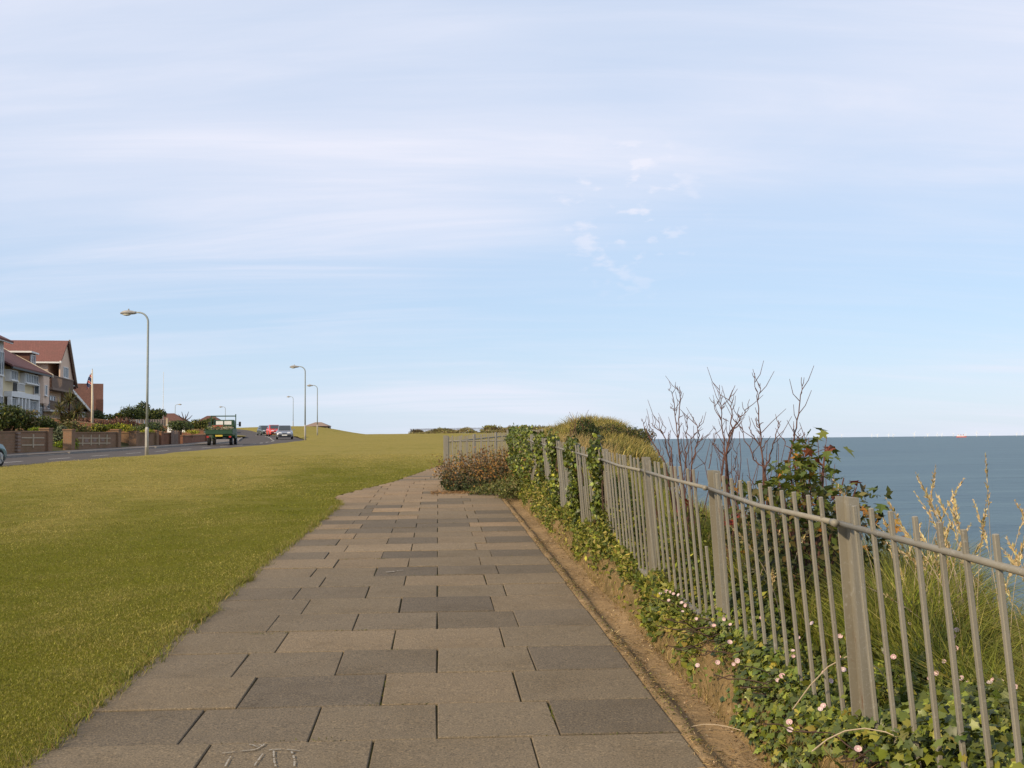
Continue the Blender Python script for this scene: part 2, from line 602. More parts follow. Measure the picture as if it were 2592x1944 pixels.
M['flag'] = flagmat()


# ------------------------------------------------------------------ builders
def props(o, label=None, cat=None, group=None, kind=None):
    if label:
        o['label'] = label
    if cat:
        o['category'] = cat
    if group:
        o['group'] = group
    if kind:
        o['kind'] = kind
    return o


def thing(name, label, cat, loc=(0, 0, 0), rz=0.0, group=None):
    o = bpy.data.objects.new(name, None)
    o.empty_display_size = .2
    COL.objects.link(o)
    o.location = loc
    o.rotation_euler = (0, 0, rz)
    return props(o, label, cat, group, 'thing')


def link(name, me, mat, parent=None, loc=None, rot=None):
    o = bpy.data.objects.new(name, me)
    COL.objects.link(o)
    if mat is not None and len(me.materials) == 0:
        me.materials.append(mat)
    if parent is not None:
        o.parent = parent
    if loc is not None:
        o.location = loc
    if rot is not None:
        o.rotation_euler = rot
    return o


class MB:
    def __init__(self):
        self.v, self.f = [], []

    def add(self, vs, fs):
        k = len(self.v)
        self.v += [tuple(p) for p in vs]
        self.f += [tuple(i + k for i in q) for q in fs]
        return self

    def hexa(self, p):
        return self.add(p, [(0, 3, 2, 1), (4, 5, 6, 7), (0, 1, 5, 4), (1, 2, 6, 5), (2, 3, 7, 6), (3, 0, 4, 7)])

    def box(self, x0, x1, y0, y1, z0, z1):
        return self.hexa([(x0, y0, z0), (x1, y0, z0), (x1, y1, z0), (x0, y1, z0), (x0, y0, z1), (x1, y0, z1), (x1, y1, z1), (x0, y1, z1)])

    def bar(self, a, b, w, h=None, up=(0, 0, 1)):
        a, b = Vector(a), Vector(b)
        h = h or w
        d = (b - a).normalized()
        upv = Vector(up)
        if abs(d.dot(upv)) > .98:
            upv = Vector((0, 1, 0))
        sx = d.cross(upv).normalized() * (w / 2)
        sy = sx.cross(d).normalized() * (h / 2)
        return self.hexa([a - sx - sy, a + sx - sy, a + sx + sy, a - sx + sy, b - sx - sy, b + sx - sy, b + sx + sy, b - sx + sy])

    def tube(self, pts, rad, n=6, cap=True):
        pts = [Vector(p) for p in pts]
        if not hasattr(rad, '__len__'):
            rad = [rad] * len(pts)
        vs, fs = [], []
        ref = Vector((0.31, 0.87, 0.12))
        for i, p in enumerate(pts):
            d = (pts[min(i + 1, len(pts) - 1)] - pts[max(i - 1, 0)]).normalized()
            a = d.cross(ref)
            if a.length < .1:
                a = d.cross(Vector((1, 0, 0)))
            a.normalize()
            b = d.cross(a)
            for k in range(n):
                t = 2 * math.pi * k / n
                vs.append(p + (a * math.cos(t) + b * math.sin(t)) * rad[i])
        for i in range(len(pts) - 1):
            for k in range(n):
                fs.append((i * n + k, i * n + (k + 1) % n, (i + 1) * n + (k + 1) % n, (i + 1) * n + k))
        if cap:
            fs.append(tuple(range(n - 1, -1, -1)))
            fs.append(tuple(range((len(pts) - 1) * n, len(pts) * n)))
        return self.add(vs, fs)

    def loft(self, secs, cap=True):
        n = len(secs[0])
        vs = [p for s in secs for p in s]
        fs = []
        for i in range(len(secs) - 1):
            for k in range(n):
                fs.append((i * n + k, i * n + (k + 1) % n, (i + 1) * n + (k + 1) % n, (i + 1) * n + k))
        if cap:
            fs.append(tuple(range(n - 1, -1, -1)))
            fs.append(tuple(range((len(secs) - 1) * n, len(secs) * n)))
        return self.add(vs, fs)

    def prism(self, poly, off):
        off = Vector(off)
        n = len(poly)
        vs = [Vector(p) for p in poly] + [Vector(p) + off for p in poly]
        fs = [tuple(range(n - 1, -1, -1)), tuple(range(n, 2 * n))] + [(k, (k + 1) % n, n + (k + 1) % n, n + k) for k in range(n)]
        return self.add(vs, fs)

    def quad(self, a, b, c, d):
        return self.add([a, b, c, d], [(0, 1, 2, 3)])

    def mesh(self, name, smooth=False, bevel=0.0, fix=True):
        me = bpy.data.meshes.new(name)
        me.from_pydata([tuple(p) for p in self.v], [], self.f)
        if bevel or fix:
            bm = bmesh.new()
            bm.from_mesh(me)
            if fix:
                bmesh.ops.recalc_face_normals(bm, faces=bm.faces)
            if bevel:
                bmesh.ops.bevel(bm, geom=list(bm.edges), offset=bevel, segments=1, affect='EDGES', clamp_overlap=True)
            bm.to_mesh(me)
            bm.free()
        if smooth:
            me.polygons.foreach_set('use_smooth', [True] * len(me.polygons))
        me.update()
        return me

    def build(self, name, mat, parent=None, loc=None, rot=None, smooth=False, bevel=0.0, fix=True):
        return link(name, self.mesh(name, smooth, bevel, fix), mat, parent, loc, rot)


def npmesh(name, V, F, col=None, smooth=False):
    """fast mesh from arrays; F is (n,3) or (n,4), col one colour per vertex"""
    me = bpy.data.meshes.new(name)
    V = np.asarray(V, np.float32).reshape(-1, 3)
    F = np.asarray(F, np.int32)
    me.vertices.add(len(V))
    me.vertices.foreach_set('co', V.ravel())
    me.loops.add(F.size)
    me.loops.foreach_set('vertex_index', F.ravel())
    me.polygons.add(len(F))
    me.polygons.foreach_set('loop_start', np.arange(0, F.size, F.shape[1], dtype=np.int32))
    try:
        me.polygons.foreach_set('loop_total', np.full(len(F), F.shape[1], np.int32))
    except Exception:
        pass
    if smooth:
        me.polygons.foreach_set('use_smooth', np.ones(len(F), bool))
    if col is not None:
        a = me.color_attributes.new('Col', 'FLOAT_COLOR', 'POINT')
        c4 = np.ones((len(V), 4), np.float32)
        c4[:, :3] = col
        a.data.foreach_set('color', c4.ravel())
    me.update(calc_edges=True)
    me.validate()
    return me


def grid(name, X, Y, Z, mat, kind='structure', parent=None, smooth=True):
    r, c = X.shape
    V = np.stack([X, Y, Z], -1).reshape(-1, 3)
    i = np.arange(r * c).reshape(r, c)
    F = np.stack([i[:-1, :-1], i[:-1, 1:], i[1:, 1:], i[1:, :-1]], -1).reshape(-1, 4)
    o = link(name, npmesh(name, V, F, smooth=smooth), mat, parent)
    if kind and parent is None:
        o['kind'] = kind
    return o


SH_LEAF = (np.array([(0, 0, 0), (.45, .30, .07), (1, 0, -.05), (.45, -.30, .07)]), np.array([(0, 1, 2), (0, 2, 3)]))
SH_LONG = (np.array([(0, 0, 0), (.4, .13, .05), (1, 0, -.16), (.4, -.13, .05)]), np.array([(0, 1, 2), (0, 2, 3)]))
SH_IVY = (np.array([(.32, 0, .02), (0, 0, 0), (.02, .36, -.03), (.34, .28, 0), (.52, .46, -.05), (.62, .20, 0), (1, 0, -.1), (.62, -.20, 0), (.52, -.46, -.05), (.34, -.28, 0), (.02, -.36, -.03)]),
          np.array([(0, i, i + 1) for i in range(1, 10)] + [(0, 10, 1)]))
SH_TUFT = (np.array([(0, 0, 0), (.25, .05, .03), (.28, -.05, .03), (1, 0, -.08)]), np.array([(0, 1, 3), (0, 3, 2)]))


def leafcloud(name, pts, nrm, size, cols, mat, parent=None, shape=SH_LEAF, spread=.9, r=None, kind='stuff', droop=0.0):
    r = r or rng
    n = len(pts)
    nrm = nrm + r.normal(size=(n, 3)) * spread
    nrm /= np.linalg.norm(nrm, axis=1)[:, None] + 1e-9
    t = r.normal(size=(n, 3))
    t[:, 2] -= droop
    t -= (t * nrm).sum(1)[:, None] * nrm
    t /= np.linalg.norm(t, axis=1)[:, None] + 1e-9
    b = np.cross(nrm, t)
    S, F = shape
    size = np.broadcast_to(size, (n,))
    V = pts[:, None, :] + size[:, None, None] * (S[None, :, 0:1] * t[:, None, :] + S[None, :, 1:2] * b[:, None, :] + S[None, :, 2:3] * nrm[:, None, :])
    k = len(S)
    FF = (F[None] + (np.arange(n) * k)[:, None, None]).reshape(-1, 3)
    CC = np.repeat(cols, k, axis=0)
    o = link(name, npmesh(name, V.reshape(-1, 3), FF, CC), mat, parent)
    if kind:
        o['kind'] = kind
    return o


def blades(name, base, height, width, lean, cols, mat, parent=None, kind='stuff', bend=.35, tipcol=None, r=None):
    """curved grass blades, three triangles each"""
    r = r or rng
    n = len(base)
    a = r.uniform(0, 2 * math.pi, n)
    side = np.stack([np.cos(a), np.sin(a), np.zeros(n)], 1) * (np.broadcast_to(width, (n,)) / 2)[:, None]
    fa = r.uniform(0, 2 * math.pi, n)
    fw = np.stack([np.cos(fa), np.sin(fa), np.zeros(n)], 1)
    h = np.broadcast_to(height, (n,))[:, None]
    ln = np.broadcast_to(lean, (n,))[:, None] * r.uniform(.2, 1.2, (n, 1))
    up = np.array([0, 0, 1.0])
    mid = base + h * .55 * up + fw * h * ln * .4
    tip = base + h * (1 - .25 * ln) * up + fw * h * ln * (.8 + bend)
    V = np.stack([base - side, base + side, mid - side * .8, mid + side * .8, tip], 1)
    F = np.array([(0, 1, 3), (0, 3, 2), (2, 3, 4)])
    FF = (F[None] + (np.arange(n) * 5)[:, None, None]).reshape(-1, 3)
    CC = np.repeat(cols, 5, axis=0).reshape(n, 5, 3)
    if tipcol is not None:
        CC[:, 4] = CC[:, 4] * .4 + np.array(tipcol) * .6
    o = link(name, npmesh(name, V.reshape(-1, 3), FF, CC.reshape(-1, 3)), mat, parent)
    if kind:
        o['kind'] = kind
    return o


def pick(cols, n, r=None, jit=.22, w=None):
    r = r or rng
    c = np.array(cols)[r.choice(len(cols), n, p=w)]
    return c * np.exp(r.normal(0, jit, (n, 1))) * np.exp(r.normal(0, .05, (n, 3)))


def copy_tree(o, parent=None):
    c = o.copy()
    COL.objects.link(c)
    c.parent = parent
    for ch in list(o.children):
        copy_tree(ch, c)
    return c

# ================================================================== THE SETTING
# sea, base ground
mb = MB()
mb.quad((-60000, -3000, -18), (90000, -3000, -18), (90000, 100000, -18), (-60000, 100000, -18))
props(mb.build('sea', M['sea']), kind='structure')
mb = MB()
mb.quad((-6000, -60, -1.6), (2.0, -60, -1.6), (2.0, 4000, -1.6), (-6000, 4000, -1.6))
props(mb.build('ground', M['clifftop']), kind='structure')

# lawn between the road and the path
ys = np.concatenate([np.arange(-4, 14, .25), np.arange(14, 40, .6), np.arange(40, 120, 1.5), np.arange(120, 262, 3.0)])
ts = 1 - (1 - np.linspace(0, 1, 64)) ** 2.0
ts[-1] = 1.0
YY = np.repeat(ys[:, None], len(ts), 1)
XL, XR = XE(ys)[:, None], XPL(ys)[:, None]
edge_wob = .05 * np.sin(ys * 5.1) + .04 * np.sin(ys * 11.7 + 1)
XX = XL + (XR + 0 * edge_wob[:, None] - XL) * ts[None]
ZZ = ground_z(XX, YY)
ZZ += .012 * W_LUMP(np.stack([XX, YY], -1)) * np.clip((XR - XX) / .6, 0, 1)
ZZ[:, 0] -= .12
lawn = grid('lawn', XX, YY, ZZ, M['lawn'])

# hillside beyond the road
ys2 = np.arange(112, 262, 3.0)
ts2 = np.linspace(0, 1, 26)
YY = np.repeat(ys2[:, None], len(ts2), 1)
XA = (XE(ys2) - 5.9)[:, None]
XX = XA - 60 * ts2[None]
ZZ = np.where(ts2[None] < .02, ground_z(XA, YY), ground_z(XX, YY) + np.clip((XA - XX) / 10, 0, 1) * .2)
grid('hillside', XX, YY, ZZ, M['lawn'])

# road, markings, kerb and pavement
ry = np.concatenate([np.arange(-6, 60, 3.0), np.arange(60, 200, 2.0)])


def road_pt(y, off):
    """point at distance off to the left of the road's grass edge"""
    e = .5
    d = Vector((float(XE(y + e) - XE(y - e)), 2 * e)).normalized()
    nrm = Vector((-d.y, d.x))
    x, yy = float(XE(y)) + nrm.x * off, y + nrm.y * off
    z = float(ZR(y))
    if y > 112:
        k = min(1, (y - 112) / 16)
        z = z * (1 - k) + k * max(z, gz(float(XE(y)), y) - .10)
    return Vector((x, yy, z))


def road_strip(name, o0, o1, dz, y0, y1, step, mat, parent=None, thick=0.0):
    m = MB()
    yy = list(np.arange(y0, y1, step)) + [y1]
    for a, b in zip(yy[:-1], yy[1:]):
        p = [road_pt(a, o0), road_pt(b, o0), road_pt(b, o1), road_pt(a, o1)]
        up = Vector((0, 0, dz))
        if thick:
            m.hexa([q + up - Vector((0, 0, thick)) for q in p] + [q + up for q in p])
        else:
            m.quad(*[q + up for q in p])
    return m.build(name, mat, parent)


road = props(road_strip('road', -.35, 6.1, 0, -6, 196, 2.0, M['asphalt']), kind='structure')
for a in np.arange(20, 150, 4.2):
    road_strip('lane_marking', 2.95, 3.07, .006, a, a + 2.0, 1.0, M['paint'], road)
pav = props(road_strip('pavement', 6.24, 8.3, .09, -6, 118, 2.0, M['pavement'], None, .25), kind='structure')
drops = [(24, 31), (46, 50.5), (58.2, 62.5), (70.5, 76), (84, 90)]
y = -6.0
while y < 116:
    low = any(a <= y + .45 <= b for a, b in drops)
    road_strip('kerb_stone', 6.09, 6.25, .035 if low else .115, y, min(y + .9, 117), .9, M['kerb'], pav, .25)
    y += .905

# raised front gardens
gy = np.arange(-10, 124, 2.5)
gt = np.array([0, .4, 1.2, 3, 6, 10, 16, 26, 45, 80.0])
GX = np.array([[road_pt(float(a), 8.3 + t).x for t in gt] for a in gy])
GY = np.array([[road_pt(float(a), 8.3 + t).y for t in gt] for a in gy])
GZ = ZR(gy)[:, None] + np.array([.05, .12, .35, .6, 1.0, 1.4, 1.8, 1.8, 1.5, .5])[None]
grid('garden_ground', GX, GY, GZ, M['soilgreen'])


def garden_z(y, off):
    return float(ZR(y)) + float(np.interp(off - 8.3, gt, [.05, .12, .35, .6, 1.0, 1.4, 1.8, 1.8, 1.5, .5]))


# ---- paved path: bed and slabs
py = np.arange(-4, 46, .3)
t3 = np.linspace(0, 1, 8)
YY = np.repeat(py[:, None], 8, 1)
XX = XPL(py)[:, None] + (XPR(py) - XPL(py))[:, None] * t3
path = grid('path', XX, YY, ZC(YY) - .014, M['bed'])

row_v = [2.35, 2.93, 3.50, 4.08, 4.664, 5.216, 5.825, 6.418, 7.023, 7.612, 8.232, 8.802, 9.351, 9.907, 10.503, 11.054, 11.63, 12.238, 12.765, 13.332, 13.859, 14.435]
while row_v[-1] < 33:
    row_v.append(row_v[-1] + .575)
tones = {3: [1.0, 1.05, 1.0, 1.05], 4: [1.5, 1.45, 1.25, 1.15, 1.6], 5: [1.05, 2.0, .95, 1.0], 6: [1.35, 1.25, 1.4, 1.05, 1.75],
         7: [1.05, .75, .95, 1.05], 8: [1.3, 1.3, 1.6, 1.6, 1.5], 9: [1.4, 1.1, 1.9, .75], 10: [1.65, 1.6, 1.1, 1.1, 1.0],
         11: [1.3, 1.2, .9, .85], 12: [.85, .95, 1.85, 1.8, 1.7], 13: [.8, .85, .85, .85], 14: [1.7, .8, 1.85, 1.0, 1.8],
         15: [.75, .65, .75, .75], 16: [1.65, .75, 1.85, .75, 1.65], 17: [.5, .75, .75, .5], 18: [1.0, 1.9, 1.4, .85, 1.5],
         19: [.5, 1.9, 1.8, .2], 20: [1.7, 1.6, 1.65, 1.7, 1.6], 21: [.4, .4, .8, .8], 22: [1.6, 1.6, .8, .8, 1.7],
         23: [1.5, .3, .6, .6], 24: [.6, 1.6, .7, .6, .6]}
JA = [-1.78, -1.197, -.605, -.013, .561, 1.12]
JB = [-1.78, -1.042, -.304, .421, 1.12]
T_DARK, T_MID, T_TAN = np.array((.106, .088, .067)), np.array((.152, .122, .084)), np.array((.245, .175, .108))


def tone(t):
    t = t + random.uniform(-.12, .12)
    c = T_TAN + (T_MID - T_TAN) * t if t < 1 else T_MID + (T_DARK - T_MID) * min(t - 1, 1.1)
    return tuple(float(x) for x in c * math.exp(random.gauss(0, .05))) + (1,)


for i, (v0, v1) in enumerate(zip(row_v[:-1], row_v[1:])):
    J = list(JA if i % 2 == 0 else JB)
    vm = (v0 + v1) / 2
    xl = min(xy2uv(float(XPL(vm * PC - 1.7 * PS)), vm * PC)[0], 5)
    xr = xy2uv(float(XPR(vm * PC + .5 * PS)), vm * PC)[0]
    if vm > 17:
        J = [j for j in J[1:-1] if xl + .2 < j < xr - .2]
        J = [xl] + J + [xr]
    if vm > 22:
        n = max(2, int(round((xr - xl) / .66)))
        J = [xl + (xr - xl) * k / n for k in range(n + 1)]
    for k, (a, b) in enumerate(zip(J[:-1], J[1:])):
        g1, g2, g3, g4 = [random.uniform(.002, .006) for _ in range(4)]
        if k == 0:
            g1 = -.02 * random.random()
        sk = -.029
        q = []
        jz = random.uniform(-.004, .004)
        tl = random.uniform(-.004, .004)
        for (u, v, du) in ((a + g1, v0 + g3, 0), (b - g2, v0 + g3, 1), (b - g2, v1 - g4, 1), (a + g1, v1 - g4, 0)):
            q.append(P(u + random.uniform(-.003, .003), v + sk * u + random.uniform(-.003, .003), jz + tl * (du - .5)))
        ctr = sum(q, Vector()) / 4
        m = MB()
        m.hexa([p - ctr - Vector((0, 0, .045)) for p in q] + [p - ctr for p in q])
        o = m.build('paving_slab', M['slab'], path, loc=ctr, bevel=.004)
        tt = tones.get(i)
        t = tt[k] if tt and k < len(tt) else (random.choice([.4, .6, .8, 1.5]) if vm < 18 else random.choice([.15, .25, .4, .5, 1.3]))
        o.color = tone(t)

# ---- gutter, bank and cliff top, one sheet each along the seaward side
vv = np.arange(-4, 21.6, .16)


def strip_uv(name, us, hs, mat, amp, seed, hfun=None):
    w = wob(10, seed, 1.5, 14)
    U = np.repeat(np.array(us)[None], len(vv), 0)
    V = np.repeat(vv[:, None], len(us), 1)
    jit = np.array(amp)[None] * w(np.stack([U * 3, V], -1))
    U2 = U + jit * .6
    U2[:, 0] = U[:, 0]
    X, Y = U2 * PC - V * PS, U2 * PS + V * PC
    Z = ZC(Y) + np.array(hs)[None] + jit
    if hfun:
        Z = hfun(X, Y, Z)
    return grid(name, X, Y, Z, mat)


strip_uv('gutter', [1.10, 1.15, 1.19, 1.215, 1.24, 1.28, 1.33, 1.38, 1.42], [-.03, -.004, -.008, -.03, -.052, -.058, -.055, -.05, -.045],
         M['gutter'], [0, .004, .005, .004, .004, .006, .006, .006, .006], 21)
strip_uv('bank', [1.405, 1.43, 1.45, 1.465, 1.49, 1.53, 1.58, 1.64, 1.72, 1.9], [-.055, -.03, .03, .10, .165, .19, .20, .21, .21, .18],
         M['soil'], [0, .02, .034, .036, .03, .026, .02, .02, .025, .02], 22)

# cliff top, coastline and chalk face
DROP = interp([(-9, -19.5), (-5, -18.5), (-3.0, -12), (-2.0, -6.5), (-1.2, -3.2), (-.6, -1.5), (0, -.62), (.5, -.22), (1.0, -.04), (1.5, 0.02), (40, 0.02)])
cy_ = np.concatenate([np.arange(-6, 24, .35), np.arange(24, 64, .7), np.arange(64, 262, 4)])
cs = np.concatenate([np.linspace(0, 1, 22), 1 + np.array([.15, .3, .6, .9, 1.2, 1.6, 2.0, 2.5, 3, 4, 5, 7, 9]) * 1.0])
XS = np.where(cy_ < 21.2, 1.86 * PC - cy_ * PS, XPR(cy_) - .05)
XX = np.where(cs[None] <= 1, XS[:, None] + (XCOAST(cy_) - XS)[:, None] * cs[None], XCOAST(cy_)[:, None] + (cs[None] - 1))
YY = np.repeat(cy_[:, None], len(cs), 1)
dd = XCOAST(cy_)[:, None] - XX
XX = XX + np.where(dd < .3, .25 * wob(8, 31, .3, 3)(np.stack([YY, dd * 2], -1)), 0)
ZB = ZC(YY) + np.where(YY < 21.2, .17, .0)
mound = 1.0 * np.exp(-((XX - 3.6) / 2.6) ** 2 - ((YY - 42) / 5.5) ** 2) + .25 * np.exp(-((XX - 1.8) / 1.6) ** 2 - ((YY - 31) / 4) ** 2)
ZZ = ZB + DROP(dd) + mound + .05 * wob(10, 32, .8, 5)(np.stack([XX, YY], -1))
inner = cs <= 1.25
k = int(inner.sum())
grid('cliff_top', XX[:, :k], YY[:, :k], ZZ[:, :k], M['clifftop'])
grid('cliff', XX[:, k - 1:], YY[:, k - 1:], ZZ[:, k - 1:], M['chalk'])
CT = lambda x, y: float(ZC(y) + (.17 if y < 21.2 else 0) + DROP(XCOAST(y) - x) + 1.0 * math.exp(-((x - 3.6) / 2.6) ** 2 - ((y - 42) / 5.5) ** 2) + .25 * math.exp(-((x - 1.8) / 1.6) ** 2 - ((y - 31) / 4) ** 2))

# ================================================================== RAILINGS
LEAN = .075            # the railing leans a little over the path
RB, RT, TOP = .245, 1.062, 1.150


def fence_pt(u, v, h, h0=.2):
    return P(u - (h - h0) * LEAN, v, h)


def add_picket(parent, base, top, w=.025, yaw=0.0):
    m = MB()
    d = top - base
    m.bar(Vector((0, 0, 0)), d, w, w, up=(math.sin(yaw), math.cos(yaw), 0))
    return m.build('picket', M['steel'], parent, loc=base, bevel=.0025)


def h_post(parent, base, top, ang, along=.128, across=.04, web=.010):
    """steel channel post: web along the run, two shallow flanges towards the path"""
    m = MB()
    d = top - base
    hx, hy = across / 2, along / 2
    for (x0, x1, y0, y1) in ((-hx, hx, -hy, -hy + web), (-hx, hx, hy - web, hy), (hx - web, hx, -hy + web, hy - web)):
        q = []
        for zz in (0, 1):
            for (x, y) in ((x0, y0), (x1, y0), (x1, y1), (x0, y1)):
                q.append(Vector((x * math.cos(ang) - y * math.sin(ang), x * math.sin(ang) + y * math.cos(ang), 0)) + d * zz)
        m.hexa(q)
    return m.build('post', M['steel'], parent, loc=base)


UF = 1.60
fence = thing('railing', 'long weathered grey steel railing leaning over the path above the sea', 'railing', P(UF, 3.8, .2))
fence_parts = []
POSTS = [1.87 + 1.84 * k for k in range(12)]
POSTS = [v for v in POSTS if v < 22.3]
for v in POSTS:
    b = P(UF + .02, v, .05)
    t = P(UF + .02 - .055, v, TOP + .012)
    fence_parts.append(h_post(fence, b, t, math.radians(4.3), .128))
V_END = 22.0
for i in range(len(POSTS)):
    v0 = POSTS[i]
    v1 = POSTS[i + 1] if i + 1 < len(POSTS) else V_END
    n = max(1, int(round((v1 - v0) / .1525)))
    for k in range(1, n):
        v = v0 + (v1 - v0) * k / n
        if v < 2.0 or v > V_END or min(v - v0, v1 - v) < .10:
            continue
        jl = random.gauss(0, .004)
        dv = random.gauss(0, .006)
        short = random.random() < .02
        b = fence_pt(UF, v, RB - .08 - random.random() * .03)
        t = fence_pt(UF + jl, v + dv, TOP + random.gauss(0, .004) if not short else TOP * .62)
        fence_parts.append(add_picket(fence, b, t, .0158, math.radians(-4.3)))
    a, b2 = fence_pt(UF - .004, v0, RT), fence_pt(UF - .004, v1, RT)
    mid = (a + b2) / 2 + Vector((random.gauss(0, .008), 0, random.gauss(-.006, .006)))
    m = MB()
    m.tube([a, mid, b2], .0115, 8)
    fence_parts.append(m.build('rail', M['steel'], fence, smooth=True))
    m = MB()
    m.bar(fence_pt(UF + .006, v0, RB), fence_pt(UF + .006, v1, RB), .035, .040)
    fence_parts.append(m.build('lower_rail', M['steel'], fence))
    m = MB()
    w0 = fence_pt(UF - .045, v0, RT + .002)
    m.tube([w0 - Vector((-.02, .025, 0)), w0 + Vector((.025, .03, .0))], .015, 8)
    fence_parts.append(m.build('rail_joint', M['steel'], fence, smooth=True))
bpy.context.view_layer.update()
inv = fence.matrix_world.inverted()
for o in fence_parts:
    o.location = inv @ o.location if o.location.length else -Vector(fence.location)


def run(name, label, a, b, h, n, pw=.024, rail=.82, posts=True, gfun=None, zoff=0.0, group=None, mat='steel', skip=None):
    """a straight run of railing between two ground points"""
    a, b = Vector(a), Vector(b)
    root = thing(name, label, 'railing', a, 0, group)
    d = b - a
    ang = math.atan2(d.y, d.x)
    for k in range(n + 1):
        p = d * (k / n)
        if gfun:
            p = Vector((p.x, p.y, gfun(a.x + p.x, a.y + p.y) - a.z + zoff))
        if posts and k % 12 == 0:
            h_post(root, p, p + Vector((0, 0, h + .02)), ang - math.pi / 2, .11)
        else:
            m = MB()
            m.bar((0, 0, 0), (random.gauss(0, .006), 0, h + random.gauss(0, .008)), pw, pw)
            m.build('picket', M[mat], root, loc=p)
    for zz, nm in ((rail, 'rail'), (.12, 'lower_rail')):
        m = MB()
        pts = []
        for k in range(0, n + 1, max(1, n // 10)):
            p = d * (k / n)
            if gfun:
                p = Vector((p.x, p.y, gfun(a.x + p.x, a.y + p.y) - a.z + zoff))
            pts.append(p + Vector((0, 0, zz)))
        if len(pts) > 1:
            m.tube(pts, .016, 6)
            m.build(nm, M[mat], root, smooth=True)
    return root


a, b = P(.17, 22.0, .05), P(1.58, 22.02, .05)
run('railing', 'short railing across the path, half hidden by the rust brown weeds', a, b, .98, 9, .032, .87)
a, b = P(.21, 22.15, .03), P(3.6, 34.0, .03)
run('railing', 'railing slanting away to the cliff behind the short cross run', a, b, .98, 60, .028, .87, gfun=lambda x, y: float(ZC(y)) + .03)
a = Vector((-15.5, 150, 2.55))
b = Vector((9.0, 118, 2.3))
run('railing', 'far dark railing along the grassy skyline above the cliff', a, b, .8, 150, .05, .66, posts=False, gfun=lambda x, y: float(ZC(y)) - .02, mat='bark')

# ================================================================== STREET LAMPS
def lamp(name, label, loc, face=1.0, h=5.8, group='street lamps along the road', lean=0.0):
    """face +1: lantern points to -X"""
    root = thing(name, label, 'street lamp', loc, 0, group)
    root.rotation_euler = (0, lean, 0)
    m = MB()
    m.tube([(0, 0, -.2), (0, 0, 1.12), (0, 0, 1.22)], [.078, .078, .058], 12)
    m.build('column_base', M['lampbase'], root, smooth=True)
    m = MB()
    m.box(-.03, .03, -.082, -.07, .35, .85)
    m.build('access_door', M['lampbase'], root)
    pts = [(0, 0, 1.2), (0, 0, 3), (0, 0, h - .45)]
    rr = [.054, .05, .044]
    for k in range(1, 9):
        t = math.pi / 2 * k / 8
        pts.append((-face * .42 * (1 - math.cos(t)), 0, h - .45 + .42 * math.sin(t)))
        rr.append(.043 - .001 * k)
    pts.append((-face * .62, 0, h - .03 + .01))
    rr.append(.034)
    m = MB()
    m.tube(pts, rr, 10)
    m.build('column', M['lamp'], root, smooth=True)
    secs = []
    for (x, w, zl, zh) in ((.52, .045, -.055, .05), (.60, .055, -.075, .055), (.70, .10, -.085, .085), (.85, .14, -.085, .11), (1.02, .145, -.08, .10), (1.14, .10, -.075, .05), (1.22, .03, -.06, -.01)):
        s = []
        for k in range(12):
            t = 2 * math.pi * k / 12
            s.append((-face * x, w * math.cos(t), h - .03 + (zh if math.sin(t) > 0 else -zl) * math.sin(t)))
        secs.append(s)
    head = MB().loft(secs).build('lantern', M['lantern'], root, smooth=True)
    secs = []
    for (x, w, zl) in ((.78, .05, .03), (.84, .10, .06), (.95, .115, .07), (1.06, .09, .05), (1.12, .03, .02)):
        secs.append([(-face * x, w * math.cos(2 * math.pi * k / 10), h - .105 + zl * min(0.2, math.sin(2 * math.pi * k / 10))) for k in range(10)])
    MB().loft(secs).build('bowl', M['lens'], head, smooth=True)
    m = MB()
    m.tube([(-face * .86, 0, h + .06), (-face * .86, 0, h + .135)], [.035, .03], 8)
    m.build('photocell', M['lantern'], head)
    return root


lamp('street_lamp', 'tall grey street lamp nearest the camera at the lawn edge', (-15.9, 43, gz(-15.9, 43) - .02), 1.0, 6.27)
lamp('street_lamp', 'second nearest street lamp, on the verge by the bend', (-16.15, 77, gz(-16.1, 77) - .02))
lamp('street_lamp', 'street lamp in front of the hilltop shelter roof', (-22.5, 114, gz(-22.5, 114) - .02))
lamp('street_lamp', 'distant street lamp standing on the crest of the grassy hill', (-40.6, 183, gz(-40.6, 183) - .3))
lamp('street_lamp', 'distant street lamp rising behind the green truck', (-55.2, 190, 2.7))
lamp('street_lamp', 'far street lamp with its lantern turned towards the sea', (-63.5, 186, 3.1), -1.0)
lamp('street_lamp', 'street lamp whose lantern shows above the dark garden trees', (-65.0, 176, 2.6))

# ================================================================== VEHICLES
def wheel(root, x, y, r=.31, w=.19, outer=1):
    t = MB()
    secs = []
    for (xx, rr) in ((-w / 2, r * .93), (-w / 2 + .02, r), (w / 2 - .02, r), (w / 2, r * .93)):
        secs.append([(xx, rr * math.cos(2 * math.pi * k / 20), rr * math.sin(2 * math.pi * k / 20)) for k in range(20)])
    t.loft(secs)
    wo = thing_part('wheel', root, (x, y, r))
    t.build('tyre', M['rubber'], wo)
    m = MB()
    xx = outer * w / 2
    m.tube([(xx - outer * .03, 0, 0), (xx + outer * .004, 0, 0)], [r * .66, r * .62], 16)
    for k in range(5):
        a = 2 * math.pi * k / 5
        m.bar((xx + outer * .008, 0, 0), (xx + outer * .008, .6 * r * math.cos(a), .6 * r * math.sin(a)), .03, .05, up=(1, 0, 0))
    m.build('rim', M['alloy'], wo)
    return wo


def thing_part(name, parent, loc):
    o = bpy.data.objects.new(name, None)
    o.empty_display_size = .1
    COL.objects.link(o)
    o.parent = parent
    o.location = loc
    return o


